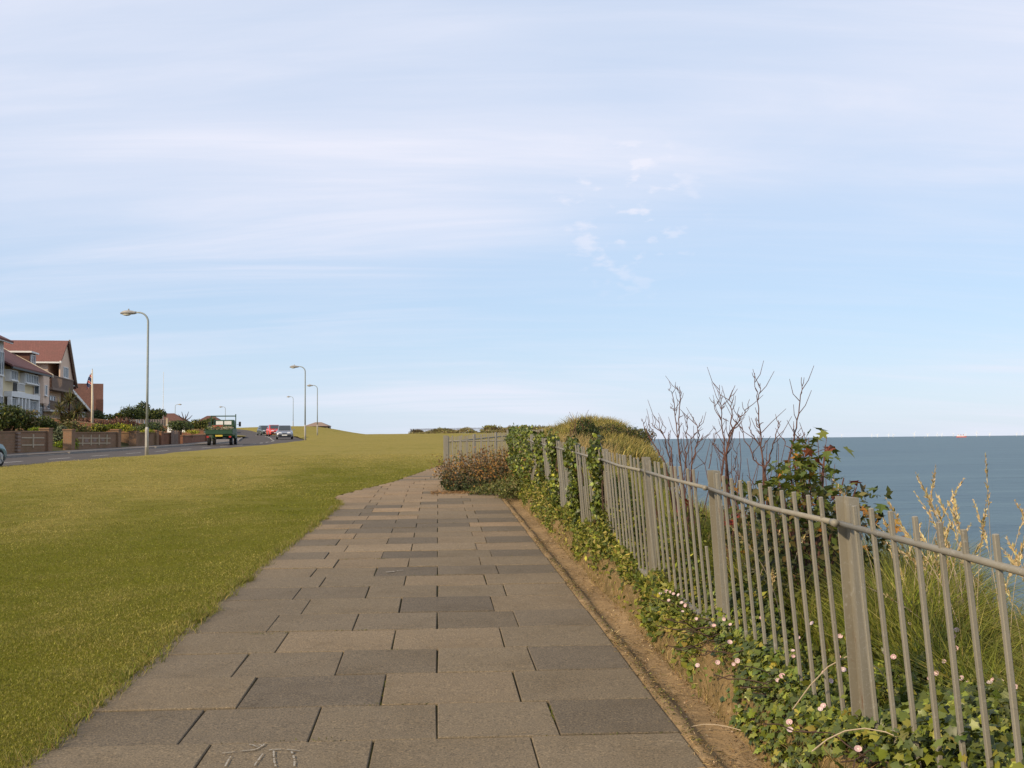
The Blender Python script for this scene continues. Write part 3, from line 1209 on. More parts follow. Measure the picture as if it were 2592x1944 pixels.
def car(name, label, paint, loc, rz, L=3.9, Wd=1.68, H=1.46, slope=0.0):
    """a hatchback, front towards -Y of its own frame"""
    root = thing(name, label, 'car', loc, rz, 'cars on the road')
    hw = Wd / 2
    y0, y1 = -L / 2, L / 2
    prof = [(y0, .55, .32), (y0 + .06, .66, .22), (y0 + .35, .76, .20), (y0 + 1.0, .88, .19), (y0 + 1.25, .92, .19), (y1 - .5, .93, .20), (y1 - .1, .90, .24), (y1, .70, .34)]
    secs = []
    for (y, zt, zb) in prof:
        e = min(1, (abs(abs(y) - L / 2)) / .5)
        w = hw * (.80 + .20 * math.sqrt(max(e, 0)))
        secs.append([(-w * .93, y, zb), (w * .93, y, zb), (w, y, zb + .14), (w, y, zt - .16), (w * .9, y, zt), (-w * .9, y, zt), (-w, y, zt - .16), (-w, y, zb + .14)])
    body = MB().loft(secs).build('body', paint, root, smooth=False, bevel=.02)
    cab = [(y0 + 1.0, .86, .86), (y0 + 1.75, H - .04, .70), (y0 + 2.3, H, .69), (y1 - .75, H - .03, .68), (y1 - .12, .9, .84)]
    secs = []
    for (y, zt, wf) in cab:
        secs.append([(-hw * .88, y, .84), (hw * .88, y, .84), (hw * wf, y, zt), (-hw * wf, y, zt)])
    MB().loft(secs).build('cabin', paint, root, bevel=.03)

    def pt(i0, i1, t, zf, sx):
        ya = cab[i0][0] + (cab[i1][0] - cab[i0][0]) * t
        zt = cab[i0][1] + (cab[i1][1] - cab[i0][1]) * t
        wf = cab[i0][2] + (cab[i1][2] - cab[i0][2]) * t
        return Vector((sx * (hw * .88 + (hw * wf - hw * .88) * zf), ya, .84 + (zt - .84) * zf))
    m = MB()
    q = [pt(0, 1, .12, 1, -.84), pt(0, 1, .12, 1, .84), pt(0, 1, .93, 1, .90), pt(0, 1, .93, 1, -.90)]
    m.prism([p + Vector((0, -.012, .012)) for p in q], (0, -.012, .012))
    m.build('windscreen', M['glass'], root)
    m = MB()
    q = [pt(3, 4, .10, 1, -.84), pt(3, 4, .10, 1, .84), pt(3, 4, .8, 1, .84), pt(3, 4, .8, 1, -.84)]
    m.prism([p + Vector((0, .012, .012)) for p in q], (0, .012, .012))
    m.build('rear_window', M['glass'], root)
    for sx in (-1, 1):
        for (i0, i1, t0, t1) in ((1, 2, -.35, .95), (2, 3, .05, .95)):
            m = MB()
            q = [pt(i0, i1, t0 * 1.0, .18, sx), pt(i0, i1, t1, .18, sx), pt(i0, i1, t1, .88, sx), pt(i0, i1, max(t0, 0) + .02, .88, sx)]
            m.prism([p + Vector((sx * .006, 0, 0)) for p in q], (sx * .012, 0, 0))
            m.build('side_window', M['glass'], root)
        for (y, sz) in ((y0 + .72, 1), (y1 - .68, 1)):
            wheel(root, sx * (hw - .09), y, .31, .19, sx)
        m = MB()
        m.box(sx * hw * .52 - .16, sx * hw * .52 + .16, y0 + .02, y0 + .2, .585, .715)
        m.build('headlight', M['headlamp'], root, bevel=.03)
        m = MB()
        m.box(sx * hw * .70 - .1, sx * hw * .70 + .1, y1 - .08, y1 + .012, .62, .86)
        m.build('tail_light', M['taillamp'], root, bevel=.02)
        m = MB()
        m.box(sx * (hw + .02) - .0, sx * (hw + .16), y0 + 1.18, y0 + 1.30, .92, 1.06)
        m.build('mirror', paint, root, bevel=.02)
    m = MB()
    m.box(-hw * .74, hw * .74, y0 - .035, y0 + .12, .30, .48)
    m.build('bumper', M['dark'], root, bevel=.03)
    m = MB()
    m.box(-hw * .74, hw * .74, y1 - .12, y1 + .03, .32, .52)
    m.build('bumper', M['dark'], root, bevel=.03)
    m = MB()
    m.box(-.26, .26, y0 - .05, y0 - .037, .36, .47)
    m.build('number_plate', M['platew'], root)
    m = MB()
    m.box(-.22, .22, y0 - .005, y0 + .03, .53, .61)
    m.build('grille', M['dark'], root)
    root.rotation_euler = (slope, 0, rz)
    return root


def on_road(y, off):
    return road_pt(y, off)


p = on_road(103, 1.7)
car('car', 'silver blue hatchback coming towards the camera, nearest of the three oncoming cars', M['silver'], p, math.radians(13))
p = on_road(128, 1.9)
car('car', 'bright red car half hidden behind the silver blue hatchback', M['redcar'], p, math.radians(21))
p = on_road(150, 1.6)
car('car', 'dark grey green car, last of the oncoming cars', M['darkcar'], p, math.radians(26), H=1.5)
p = on_road(32.0, 1.85)
car('car', 'teal car cut off by the picture edge beside the brick garden wall', M['teal'], p, math.radians(180), L=3.9, H=1.45)

# green flatbed truck, seen from behind
tp = on_road(71.5, 4.5)
truck = thing('flatbed_truck', 'green flatbed truck with open load bed driving away past the gardens', 'truck', tp, math.radians(9))
truck.scale = (.9, .75, .9)
TG = M['truckgreen']
m = MB()
m.box(-.35, -.25, 0, 5.0, .50, .66)
m.box(.25, .35, 0, 5.0, .50, .66)
m.build('chassis', M['dark'], truck)
m = MB()
m.box(-1.03, 1.03, -.25, 3.0, .86, .95)
m.build('load_bed', TG, truck)
m = MB()
m.box(-1.03, 1.03, -.30, -.25, .90, 1.24)
m.box(-1.03, 1.03, -.315, -.30, 1.18, 1.24)
m.box(-1.03, 1.03, -.315, -.30, .90, .95)
m.build('tailboard', TG, truck)
for sx in (-1, 1):
    m = MB()
    m.box(sx * 1.03 - .025, sx * 1.03 + .025, -.25, 3.0, .951, 1.32)
    m.build('side_board', TG, truck)
    m = MB()
    m.box(sx * .98 - .035, sx * .98 + .035, 2.96, 3.06, .95, 2.45 + (.12 if sx > 0 else 0))
    m.build('headboard_post', TG, truck)
    m = MB()
    m.box(sx * .86 - .09, sx * .86 + .09, -.28, -.2, .62, .74)
    m.build('tail_light', M['taillamp'], truck)
    w = wheel(truck, sx * .86, .65, .33, .24, sx)
    w = wheel(truck, sx * .86, 4.15, .33, .22, sx)
    m = MB()
    m.box(sx * 1.22 - .09, sx * 1.22 + .09, 3.95, 4.05, 1.55, 1.95)
    m.bar((sx * .95, 4.05, 1.7), (sx * 1.2, 4.0, 1.75), .03)
    m.build('mirror', M['dark'], truck)
m = MB()
m.box(-1.0, 1.0, 2.97, 3.05, 2.36, 2.45)
m.box(-1.0, 1.0, 2.98, 3.04, 1.62, 1.70)
m.build('headboard_rail', TG, truck)
secs = []
for (y, z0, z1, w) in ((3.2, .6, 2.02, .93), (3.3, .55, 2.1, .96), (4.3, .55, 2.1, .96), (4.75, .55, 1.5, .95), (5.1, .6, 1.1, .9)):
    secs.append([(-w, y, z0), (w, y, z0), (w * .97, y, (z0 + z1) / 2), (w * .82, y, z1), (-w * .82, y, z1), (-w * .97, y, (z0 + z1) / 2)])
MB().loft(secs).build('cab', TG, truck, bevel=.03)
m = MB()
for (x0, x1) in ((-.62, -.05), (.05, .62)):
    m.box(x0, x1, 3.165, 3.2, 1.68, 2.0)
m.build('rear_window', M['platew'], truck)
m = MB()
m.box(-.28, .28, -.305, -.29, .70, .83)
m.build('number_plate', M['plate'], truck)
m = MB()
m.box(-.75, .15, 1.2, 1.9, .951, 1.62)
m.build('crate', M['boardred'], truck, bevel=.01)
m = MB()
m.box(.28, .9, 1.0, 1.7, .951, 1.5)
m.build('pale_box', M['stone'], truck, bevel=.01)
r = np.random.default_rng(5)
pp = np.stack([r.uniform(-.95, .95, 900), r.uniform(-.1, 1.2, 900), r.uniform(1.0, 1.55, 900) - r.random(900) * .15], 1)
leafcloud('garden_waste', pp, np.tile([0, -.3, 1.0], (900, 1)), r.uniform(.08, .2, 900), pick([(.10, .15, .03), (.05, .09, .03), (.30, .28, .14), (.35, .33, .28)], 900, r), M['leaf'], truck, r=r)

# ================================================================== HOUSES
HK = 1.4


class HB(MB):
    """house coordinates (b out to the front, a along the street, z height), brought to full size"""
    def build(self, name, mat, parent=None, **k):
        self.v = [(p[0] * HK, p[1] * HK, EYE + (p[2] - EYE) * HK) for p in self.v]
        return MB.build(self, name, mat, parent, **k)


def hbox(b0, b1, a0, a1, z0, z1):
    return HB().box(b0, b1, a0, a1, z0, z1)


def house_window(root, b, a0, a1, z0, z1, n=3, face='front', fr='white', depth=.08, transom=True):
    """white frame proud of the wall with separate panes; b is the wall plane"""
    def bx(p, q, r_, s_, d0, d1):
        if face == 'front':
            return hbox(b + d0, b + d1, p, q, r_, s_)
        return hbox(p, q, b - d1, b - d0, r_, s_)
    w = HB()
    t = .05
    parts = [(a0, a1, z0, z0 + t), (a0, a1, z1 - t, z1)] + [(a0 + (a1 - a0 - t) * k / n, a0 + (a1 - a0 - t) * k / n + t, z0 + t, z1 - t) for k in range(n + 1)]
    for (p, q, r_, s_) in parts:
        w.v, w.f = w.v, w.f
        m_ = bx(p, q, r_, s_, 0.0, depth)
        w.add(m_.v, m_.f)
    fo = w.build('window', M[fr], root)
    for k in range(n):
        p0 = a0 + (a1 - a0 - t) * k / n + t
        p1 = a0 + (a1 - a0 - t) * (k + 1) / n
        m_ = bx(p0, p1, z0 + t, z1 - t, 0.005, depth * .5)
        m_.build('pane', M['winglass'], fo)
    m_ = bx(a0 - .05, a1 + .05, z0 - .06, z0 - .002, 0.0, depth + .06)
    m_.build('sill', M[fr], fo)
    return fo


def roof_slab(root, name, p, q, b0, b1, mat, th=.12):
    """sloping slab between (a,z) points p and q, spanning b0..b1"""
    (a0, z0), (a1, z1) = p, q
    m = HB()
    m.hexa([(b0, a0, z0 - th), (b1, a0, z0 - th), (b1, a1, z1 - th), (b0, a1, z1 - th), (b0, a0, z0), (b1, a0, z0), (b1, a1, z1), (b0, a1, z1)])
    return m.build(name, mat, root)


def front_slab(root, name, p, q, a0, a1, mat, th=.12):
    (b0, z0), (b1, z1) = p, q
    m = HB()
    m.hexa([(b0, a0, z0 - th), (b0, a1, z0 - th), (b1, a1, z1 - th), (b1, a0, z1 - th), (b0, a0, z0), (b0, a1, z0), (b1, a1, z1), (b1, a0, z1)])
    return m.build(name, mat, root)


HO, HR = (-45.5, 88.2, 0.0), math.radians(10.7)

# house with glazed bays
hA = thing('house', 'red roofed house with white glazed bays and arched porch above the gardens', 'house', HO, HR, 'houses facing the sea')
hbox(-6, 0, -.2, 8.6, 1.6, 6.62).build('wall', M['buff'], hA)
front_slab(hA, 'roof', (.62, 6.62), (-4.2, 9.35), -.32, 8.9, M['redtile'])
front_slab(hA, 'roof', (-8.4, 6.9), (-4.21, 9.35), -.32, 8.9, M['redtile'])
hbox(.55, .66, -.3, 8.85, 6.40, 6.52).build('gutter', M['dark'], hA)
m = HB()
m.hexa([(.70, 8.91, 6.38), (.70, 9.03, 6.38), (-4.2, 9.03, 9.16), (-4.2, 8.91, 9.16), (.70, 8.91, 6.62), (.70, 9.03, 6.62), (-4.2, 9.03, 9.40), (-4.2, 8.91, 9.40)])
m.build('bargeboard', M['cream'], hA)
hbox(0, .30, .25, 1.75, 5.62, 6.38).build('bay', M['white'], hA)
house_window(hA, .30, .32, 1.68, 5.70, 6.34, 4)
hbox(0, .30, 3.45, 6.45, 5.62, 6.38).build('bay', M['white'], hA)
house_window(hA, .30, 3.55, 6.38, 5.70, 6.34, 7)
hbox(0, .03, 1.95, 2.95, 5.05, 6.35).build('balcony_door', M['dark'], hA)
m = HB()
for k in range(9):
    m.box(.28, .32, 1.9 + .19 * k, 1.94 + .19 * k, 5.08, 5.55)
m.box(.26, .34, 1.8, 3.5, 5.55, 5.61)
m.box(.0, .34, 1.8, 3.5, 4.98, 5.04)
m.build('balcony', M['white'], hA)
hbox(0, .48, .1, 6.5, 4.62, 4.96).build('porch_frieze', M['white'], hA)
for a0 in (.1, 1.62, 2.38, 3.14, 3.92, 6.32):
    hbox(.22, .46, a0, a0 + .2, 2.2, 4.61).build('porch_pier', M['white'], hA)
for a0 in (1.82, 2.58, 3.34):
    m = HB()
    pl = [(.30, a0, 3.2), (.30, a0, 4.15)] + [(.30, a0 + .28 - .28 * math.cos(math.pi * k / 8), 4.2 + .3 * math.sin(math.pi * k / 8)) for k in range(9)] + [(.30, a0 + .56, 3.2)]
    m.prism(pl, (.02, 0, 0))
    m.build('arch_opening', M['dark'], hA)
hbox(.2, .29, 1.82, 3.92, 2.2, 4.61).build('porch_screen', M['white'], hA)
house_window(hA, .24, .3, 1.62, 3.0, 4.55, 4)
house_window(hA, .24, 4.12, 6.32, 3.0, 4.55, 6)
hbox(0, .24, .12, 6.4, 1.9, 2.98).build('porch_base', M['white'], hA)
m = HB()
m.prism([(0, 6.55, 4.42), (.62, 6.75, 4.42), (.62, 8.25, 4.42), (0, 8.5, 4.42)], (0, 0, 2.0))
m.build('oriel', M['render'], hA)
house_window(hA, .62, 7.0, 7.5, 5.0, 5.75, 1)
house_window(hA, 6.60, .06, .42, 5.05, 5.85, 1, face='side')
hbox(.0, .10, 6.7, 8.4, 2.2, 4.38).build('recess_shade', M['dark'], hA)  # dark panel that paints in the shade of the recess under the oriel
house_window(hA, .10, 7.1, 8.2, 3.3, 4.2, 3)
m = HB()
m.tube([(.68, 8.42, 6.4), (.12, 8.62, 5.9), (.12, 8.62, 2.2)], .045, 6)
m.build('downpipe', M['dark'], hA)

# tall gabled house
hB = thing('house', 'tall house with big red gable roof and wooden balcony facing the sea', 'house', HO, HR, 'houses facing the sea')
hbox(-7.5, -.9, 13.6, 17.6, 1.6, 7.9).build('wall', M['render'], hB)
hbox(-7.5, -2.6, 9.1, 13.6, 1.6, 7.0).build('wall', M['render'], hB)
hbox(-2.6, -.9, 9.1, 13.6, 1.6, 5.62).build('wall', M['render'], hB)
hbox(-.9, -.05, 9.1, 10.6, 4.4, 7.0).build('side_bay', M['render'], hB)
roof_slab(hB, 'roof', (13.3, 7.95), (15.4, 9.75), -8.2, .15, M['redtile'])
roof_slab(hB, 'roof', (8.9, 6.75), (13.7, 8.35), -8.2, -2.4, M['redtile'])
hbox(.05, .17, 13.2, 13.32, 7.80, 7.96).build('fascia_end', M['white'], hB)
hbox(-2.4, .15, 13.2, 13.3, 7.78, 7.9).build('fascia', M['white'], hB)
roof_slab(hB, 'roof', (18.15, 6.15), (15.41, 9.75), -8.2, .15, M['redtile'])
m = HB()
m.prism([(.02, 13.6, 6.0), (.02, 17.7, 6.0), (.02, 17.6, 6.8), (.02, 15.4, 9.55), (.02, 13.6, 8.0)], (-.1, 0, 0))
m.build('gable', M['render'], hB)
m = HB()
m.hexa([(.16, 17.55, 6.6), (.28, 17.55, 6.6), (.28, 15.4, 9.5), (.16, 15.4, 9.5), (.16, 18.2, 6.12), (.28, 18.2, 6.12), (.28, 15.42, 9.82), (.16, 15.42, 9.82)])
m.build('bargeboard', M['wood'], hB)
hbox(-.55, .2, 10.8, 17.2, 5.62, 5.78).build('balcony_floor', M['wood'], hB)
m = HB()
k = 10.9
while k < 17.1:
    m.box(.10, .15, k, k + .09, 5.78, 6.62)
    k += .17
m.box(.08, .18, 10.8, 17.2, 6.62, 6.70)
m.build('balcony_railing', M['wood'], hB)
house_window(hB, .02, 14.4, 15.8, 6.75, 7.6, 3)
house_window(hB, 13.6, -2.3, -1.3, 6.2, 7.3, 2, face='side')
house_window(hB, -.9, 13.4, 15.6, 4.3, 5.35, 3)
house_window(hB, -.9, 11.2, 12.6, 4.3, 5.3, 2)
hbox(-.85, .05, 10.9, 17.4, 4.0, 4.12).build('lower_balcony_floor', M['lightrender'], hB)
m = HB()
k = 11.0
while k < 17.2:
    m.box(-.02, .03, k, k + .08, 4.12, 4.75)
    k += .2
m.box(-.04, .05, 10.9, 17.4, 4.75, 4.82)
m.build('lower_balcony_railing', M['wood'], hB)
hbox(-3.6, -.95, 8.95, 10.5, 7.25, 8.2).build('dormer', M['browntile'], hB)
hbox(-3.9, -.75, 8.75, 10.7, 8.2, 8.32).build('dormer_roof', M['white'], hB)
house_window(hB, -.95, 9.2, 10.3, 7.4, 8.1, 2)
m = HB()
m.tube([(-.5, 17.75, 6.2), (-.5, 17.75, 2.2)], .06, 6)
m.tube([(-.5, 17.75, 6.2), (.1, 17.9, 6.3)], .06, 6)
m.build('downpipe', M['white'], hB)
m = HB()
m.prism([(-6, 17.62, 1.6), (-6, 17.62, 5.75), (-6, 24.4, 4.15), (-6, 24.4, 1.6)], (5.6, 0, 0))
m.build('side_wing', M['brickb'], hB)
roof_slab(hB, 'wing_roof', (17.62, 5.98), (24.9, 4.28), -6.5, -.1, M['browntile'])
m = HB()
m.hexa([(-.1, 17.6, 5.78), (.02, 17.6, 5.78), (.02, 24.95, 4.06), (-.1, 24.95, 4.06), (-.1, 17.6, 6.02), (.02, 17.6, 6.02), (.02, 24.95, 4.30), (-.1, 24.95, 4.30)])
m.build('wing_bargeboard', M['white'], hB)
for a0 in (22.6, 24.3):
    hbox(-.4, -.2, a0, a0 + .22, 1.8, 4.3).build('wing_post', M['white'], hB)

# white house at the edge of the picture
hW = thing('house', 'white rendered house with red roof cut off by the left edge of the picture', 'house', HO, HR, 'houses facing the sea')
hbox(-7, .12, -7, -.5, 1.6, 8.1).build('wall', M['lightrender'], hW)
front_slab(hW, 'roof', (.62, 8.12), (-3.4, 10.1), -7.4, -.2, M['redtile'])
front_slab(hW, 'roof', (-7.4, 8.12), (-3.41, 10.1), -7.4, -.2, M['redtile'])
hbox(.5, .6, -7.4, -.2, 7.95, 8.10).build('gutter', M['white'], hW)
house_window(hW, .12, -1.5, -.62, 5.9, 7.4, 2)
house_window(hW, .12, -1.5, -.62, 3.2, 4.6, 2)

# brown tile-hung house further along the street
hC = thing('house', 'brown tiled house with tall chimney behind the flagpole', 'house', (-55.6, 118.5, 0), math.radians(22.6), 'houses facing the sea')
m = MB()
m.box(-6, 5.7, 0, 8, 2.0, 5.4)
m.build('wall', M['brickb'], hC)
m = MB()
m.prism([(-6, -.5, 4.2), (-6, 4.2, 9.15), (-6, 9.0, 4.2)], (12.0, 0, 0))
m.build('roof', M['browntile'], hC)
m = MB()
m.box(5.2, 6.02, .6, 7.6, 5.0, 7.0)
m.build('tile_hung_wall', M['browntile'], hC)
m = MB()
m.box(-.9, -.15, 3.4, 4.6, 8.2, 10.6)
ch = m.build('chimney', M['brick'], hC)
m = MB()
m.tube([(-.5, 4, 10.55), (-.5, 4, 11.0)], .13, 8)
m.build('chimney_pot', M['brickr'], ch)
m = MB()
m.prism([(-6, 3.0, 8.2), (-6, 3.6, 10.3), (-6, 5.2, 8.2)], (5.2, 0, 0))
m.build('upper_roof', M['browntile'], hC)
m = MB()
m.prism([(2.4, -.62, 5.2), (3.6, -.62, 5.2), (3.6, -.62, 6.9), (2.4, -.62, 6.9)], (0, .9, 0))
dm = m.build('dormer', M['brickr'], hC)
m = MB()
m.prism([(6.0, 2.0, 2.6), (6.0, 6.0, 2.6), (6.0, 6.0, 3.4), (6.0, 4.0, 4.3), (6.0, 2.0, 3.9)], (1.2, 0, -.6))
m.build('porch', M['browntile'], hC)
for (x, z) in ((-3.5, 3.2), (.5, 3.2), (3.8, 3.2)):
    m = MB()
    m.box(x, x + 1.1, -.06, .02, z, z + 1.2)
    m.build('window', M['winglass'], hC)


def bungalow(label, loc, w, d, h, rh, mat):
    root = thing('bungalow', label, 'house', loc, 0.15, 'houses facing the sea')
    MB().box(-w / 2, w / 2, -d / 2, d / 2, -1, h).build('wall', M['brickb'], root)
    m = MB()
    e = .4
    m.add([(-w / 2 - e, -d / 2 - e, h), (w / 2 + e, -d / 2 - e, h), (w / 2 + e, d / 2 + e, h), (-w / 2 - e, d / 2 + e, h), (-w * .12, 0, h + rh), (w * .12, 0, h + rh)],
          [(0, 1, 5, 4), (1, 2, 5), (2, 3, 4, 5), (3, 0, 4), (3, 2, 1, 0)])
    m.build('roof', mat, root)
    m = MB()
    m.box(-.6, .6, -d / 2 - .05, -d / 2 + .02, .6, 1.8)
    m.build('window', M['winglass'], root)
    return root


bungalow('far dark roofed bungalow behind the grey garden fence', (-52.0, 150, 2.6), 5.2, 6, 2.0, 1.5, M['browntile'])
bungalow('far bungalow roof peeping out beside the green truck', (-49.5, 162, 2.6), 4.5, 5, 2.0, 1.4, M['browntile'])

# shelter on the hill
sh = thing('hilltop_shelter', 'low brown shelter roof on top of the grassy hill', 'shelter', (-37.4, 191, gz(-37.4, 191) - .1))
m = MB()
m.add([(-2.6, -2, .35), (2.2, -2, .35), (2.2, 2, .35), (-2.6, 2, .35), (-.7, 0, 1.15), (.5, 0, 1.15)], [(0, 1, 5, 4), (1, 2, 5), (2, 3, 4, 5), (3, 0, 4), (3, 2, 1, 0)])
m.build('roof', M['wood'], sh)
for (x, y_) in ((-2.3, -1.7), (1.9, -1.7), (-2.3, 1.7), (1.9, 1.7)):
    MB().box(x - .08, x + .08, y_ - .08, y_ + .08, -.6, .36).build('post', M['wood'], sh)
MB().box(-2.2, 1.8, 1.5, 1.62, -.5, .34).build('back_wall', M['wood'], sh)

# ================================================================== GARDEN WALLS
def garden_wall(label, y0, y1, h0, h1, mat, deco=None, piers=(1, 1), off=8.45, pier_h=.12):
    a, b = road_pt(y0, off), road_pt(y1, off)
    root = thing('garden_wall', label, 'wall', a, math.atan2(b.y - a.y, b.x - a.x) - math.pi / 2, 'brick garden walls along the pavement')
    L = (b - a).xy.length
    dz = b.z - a.z
    m = MB()
    m.hexa([(-.11, 0, -.3), (.11, 0, -.3), (.11, L, dz - .3), (-.11, L, dz - .3), (-.11, 0, h0), (.11, 0, h0), (.11, L, dz + h1), (-.11, L, dz + h1)])
    body = m.build('brickwork', mat, root)
    m = MB()
    m.hexa([(-.15, -.02, h0 + .002), (.15, -.02, h0 + .002), (.15, L + .02, dz + h1 + .002), (-.15, L + .02, dz + h1 + .002), (-.15, -.02, h0 + .075), (.15, -.02, h0 + .075), (.15, L + .02, dz + h1 + .075), (-.15, L + .02, dz + h1 + .075)])
    m.build('coping', M['brickb'], root)
    for k, (yy, hh, zz) in enumerate(((0, h0, 0), (L, h1, dz))):
        if piers[k]:
            m = MB()
            m.box(-.24, .24, yy - .24, yy + .24, zz - .3, zz + hh + pier_h)
            pr = m.build('pier', mat, root)
            m = MB()
            m.box(-.28, .28, yy - .28, yy + .28, zz + hh + pier_h + .002, zz + hh + pier_h + .075)
            m.build('pier_cap', M['brickb'], pr)
    if deco:
        y_a, y_b, n, za, zb = deco
        for zz in (za, zb):
            m = MB()
            m.box(.10, .135, y_a, y_b, dz * y_a / L + zz, dz * y_a / L + zz + .06)
            m.build('stone_course', M['stone'], root)
        for k in range(n):
            yy = y_a + (y_b - y_a) * (k + .5) / n
            m = MB()
            m.box(.10, .15, yy - .055, yy + .055, dz * yy / L + za - .12, dz * yy / L + zb + .2)
            m.build('stone_upright', M['stone'], root)
            if k < n - 1:
                m = MB()
                y2 = yy + (y_b - y_a) / n * .5
                m.box(.10, .125, y2 - .22, y2 + .22, dz * y2 / L + za + .09, dz * y2 / L + zb - .03)
                m.build('recess', M['wood'], root)
    return root


garden_wall('long brown brick garden wall with a stone cross panel beside the teal car', 38, 52.6, 1.10, 1.12, M['brickb'], (11.6, 14.0, 1, .45, .82), pier_h=.14)
wl_ = garden_wall('brown brick garden wall with a pale stone lattice panel', 55.4, 62.3, 1.02, 1.0, M['brickb'], (.9, 5.6, 4, .42, .72), pier_h=.16)
garden_wall('dark brick garden wall behind the nearest street lamp', 65.4, 69.4, .92, .95, M['brickb'], None)
garden_wall('orange brick wall with wooden gate posts beside a dark doorway', 70.4, 74.2, .85, .88, M['brickr'], None)
garden_wall('low red brick wall along the pavement before the green truck', 75.2, 86.0, .62, .62, M['brick'], None, pier_h=.05)
garden_wall('orange brick wall set back in the gap with the bright green bush', 52.2, 56.2, .42, .5, M['brickr'], None, (0, 0), off=9.9)
garden_wall('low orange brick wall in the gap beside the olive shrub', 62.0, 65.8, .32, .4, M['brickr'], None, (0, 0), off=9.6)
# stepped corbel column in the first wall
cp = road_pt(49.2, 8.33)
cc = thing('corbel_column', 'column of projecting brick steps on the long brown wall', 'brickwork', cp)
for k in range(6):
    MB().box(-.02, .12, -.14, .14, .18 + k * .17, .27 + k * .17).build('brick_step', M['wood'], cc)
# timber gate in the orange wall
gp = road_pt(73.0, 8.2)
gt_ = thing('timber_gate', 'upright wooden boards against the orange brick wall', 'gate', gp)
for k in range(5):
    MB().box(.0, .05, -.7 + k * .3, -.48 + k * .3, 0, 1.05 + .06 * (k % 2)).build('board', M['wood'], gt_)
gp = road_pt(69.9, 8.6)
dg = thing('garden_gate', 'narrow dark garden gate between two brick walls', 'gate', gp)
MB().box(-.04, .04, -.38, .38, .05, 1.0).build('gate_leaf', M['dark'], dg)


def cross_wall(label, y, off0, off1, z0, z1, mat):
    a, b = road_pt(y, off0), road_pt(y, off1)
    root = thing('boundary_wall', label, 'wall', a, math.atan2(b.y - a.y, b.x - a.x), 'walls between the front gardens')
    L = (b - a).xy.length
    m = MB()
    m.hexa([(0, -.11, -.5), (L, -.11, -.5), (L, .11, -.5), (0, .11, -.5), (0, -.11, z0 - a.z), (L, -.11, z1 - a.z), (L, .11, z1 - a.z), (0, .11, z0 - a.z)])
    m.build('brickwork', mat, root)
    m = MB()
    m.hexa([(0, -.15, z0 - a.z + .003), (L, -.15, z1 - a.z + .003), (L, .15, z1 - a.z + .003), (0, .15, z0 - a.z + .003), (0, -.15, z0 - a.z + .07), (L, -.15, z1 - a.z + .07), (L, .15, z1 - a.z + .07), (0, .15, z0 - a.z + .07)])
    m.build('coping', M['brickb'], root)
    return root


cross_wall('dark brown boundary wall rising behind the lattice panel wall', 66.5, 9.0, 22, 2.2, 3.0, M['brickb'])
cross_wall('red brick boundary wall sloping up behind the dark shrub', 75.0, 8.9, 18, 2.2, 3.45, M['brick'])
cross_wall('red brick boundary wall rising behind the white board', 88, 8.9, 20, 2.6, 3.9, M['brick'])
wb = road_pt(84.5, 10.5)
o = thing('white_board', 'white garage door panel above the low red wall', 'door', (wb.x, wb.y, wb.z + .9))
MB().box(-.75, .75, -.04, .04, 0, .62).build('panel', M['white'], o)
MB().box(-.80, .80, -.02, .06, .622, .70).build('frame', M['white'], o)
# grey board fence between gardens
fp = Vector((-33.6, 86, 2.9))
gf = thing('board_fence', 'grey board fence with pale posts in front of the trees', 'fence', fp)
for k in range(3):
    MB().box(-.08, .08, -.08, .08, -.6, .86).build('post', M['stone'], gf, loc=(k * 1.6, k * .5, 0))
for k in range(16):
    MB().box(-.10, .09, -.015, .015, -.5, .74).build('board', M['greyfence'], gf, loc=(.1 + k * .2, .06 + k * .0625, 0))

# flagpole and flag, mast
fz = garden_z(75, 16)
fl = thing('flagpole', 'white flagpole in the raised front garden', 'flagpole', (-31.9, 75, fz - .1))
MB().tube([(0, 0, 0), (0, 0, 2.2), (-.05, 0, 7.15 - fz + .1)], [.10, .085, .04], 10).build('pole', M['cream'], fl, smooth=True)
MB().tube([(-.05, 0, 7.1 - fz + .1), (-.05, 0, 7.28 - fz + .1)], [.03, .01], 8).build('finial', M['stone'], fl)
nx, nz = 7, 10
GXf, GZf = np.meshgrid(np.linspace(0, 1, nx), np.linspace(0, 1, nz))
fx = -GXf * (.30 + .1 * GZf) * (1 - .35 * np.abs(GZf - .5))
fy = .07 * np.sin(GXf * 9 + GZf * 2) * GXf
fzv = -GZf * .95 - GXf * .35
fgo = thing('flag', 'dark flag hanging limp from the white flagpole', 'flag', (-32.0, 75.0, 6.95))
fo = grid('cloth', fx, fy, fzv, M['flag'], None, fgo)
mt = thing('radio_mast', 'thin pale mast rising far behind the gardens', 'mast', (-49.5, 140, 2.5))
MB().tube([(0, 0, 0), (0, 0, 9.2)], [.05, .03], 6).build('pole', M['white'], mt)

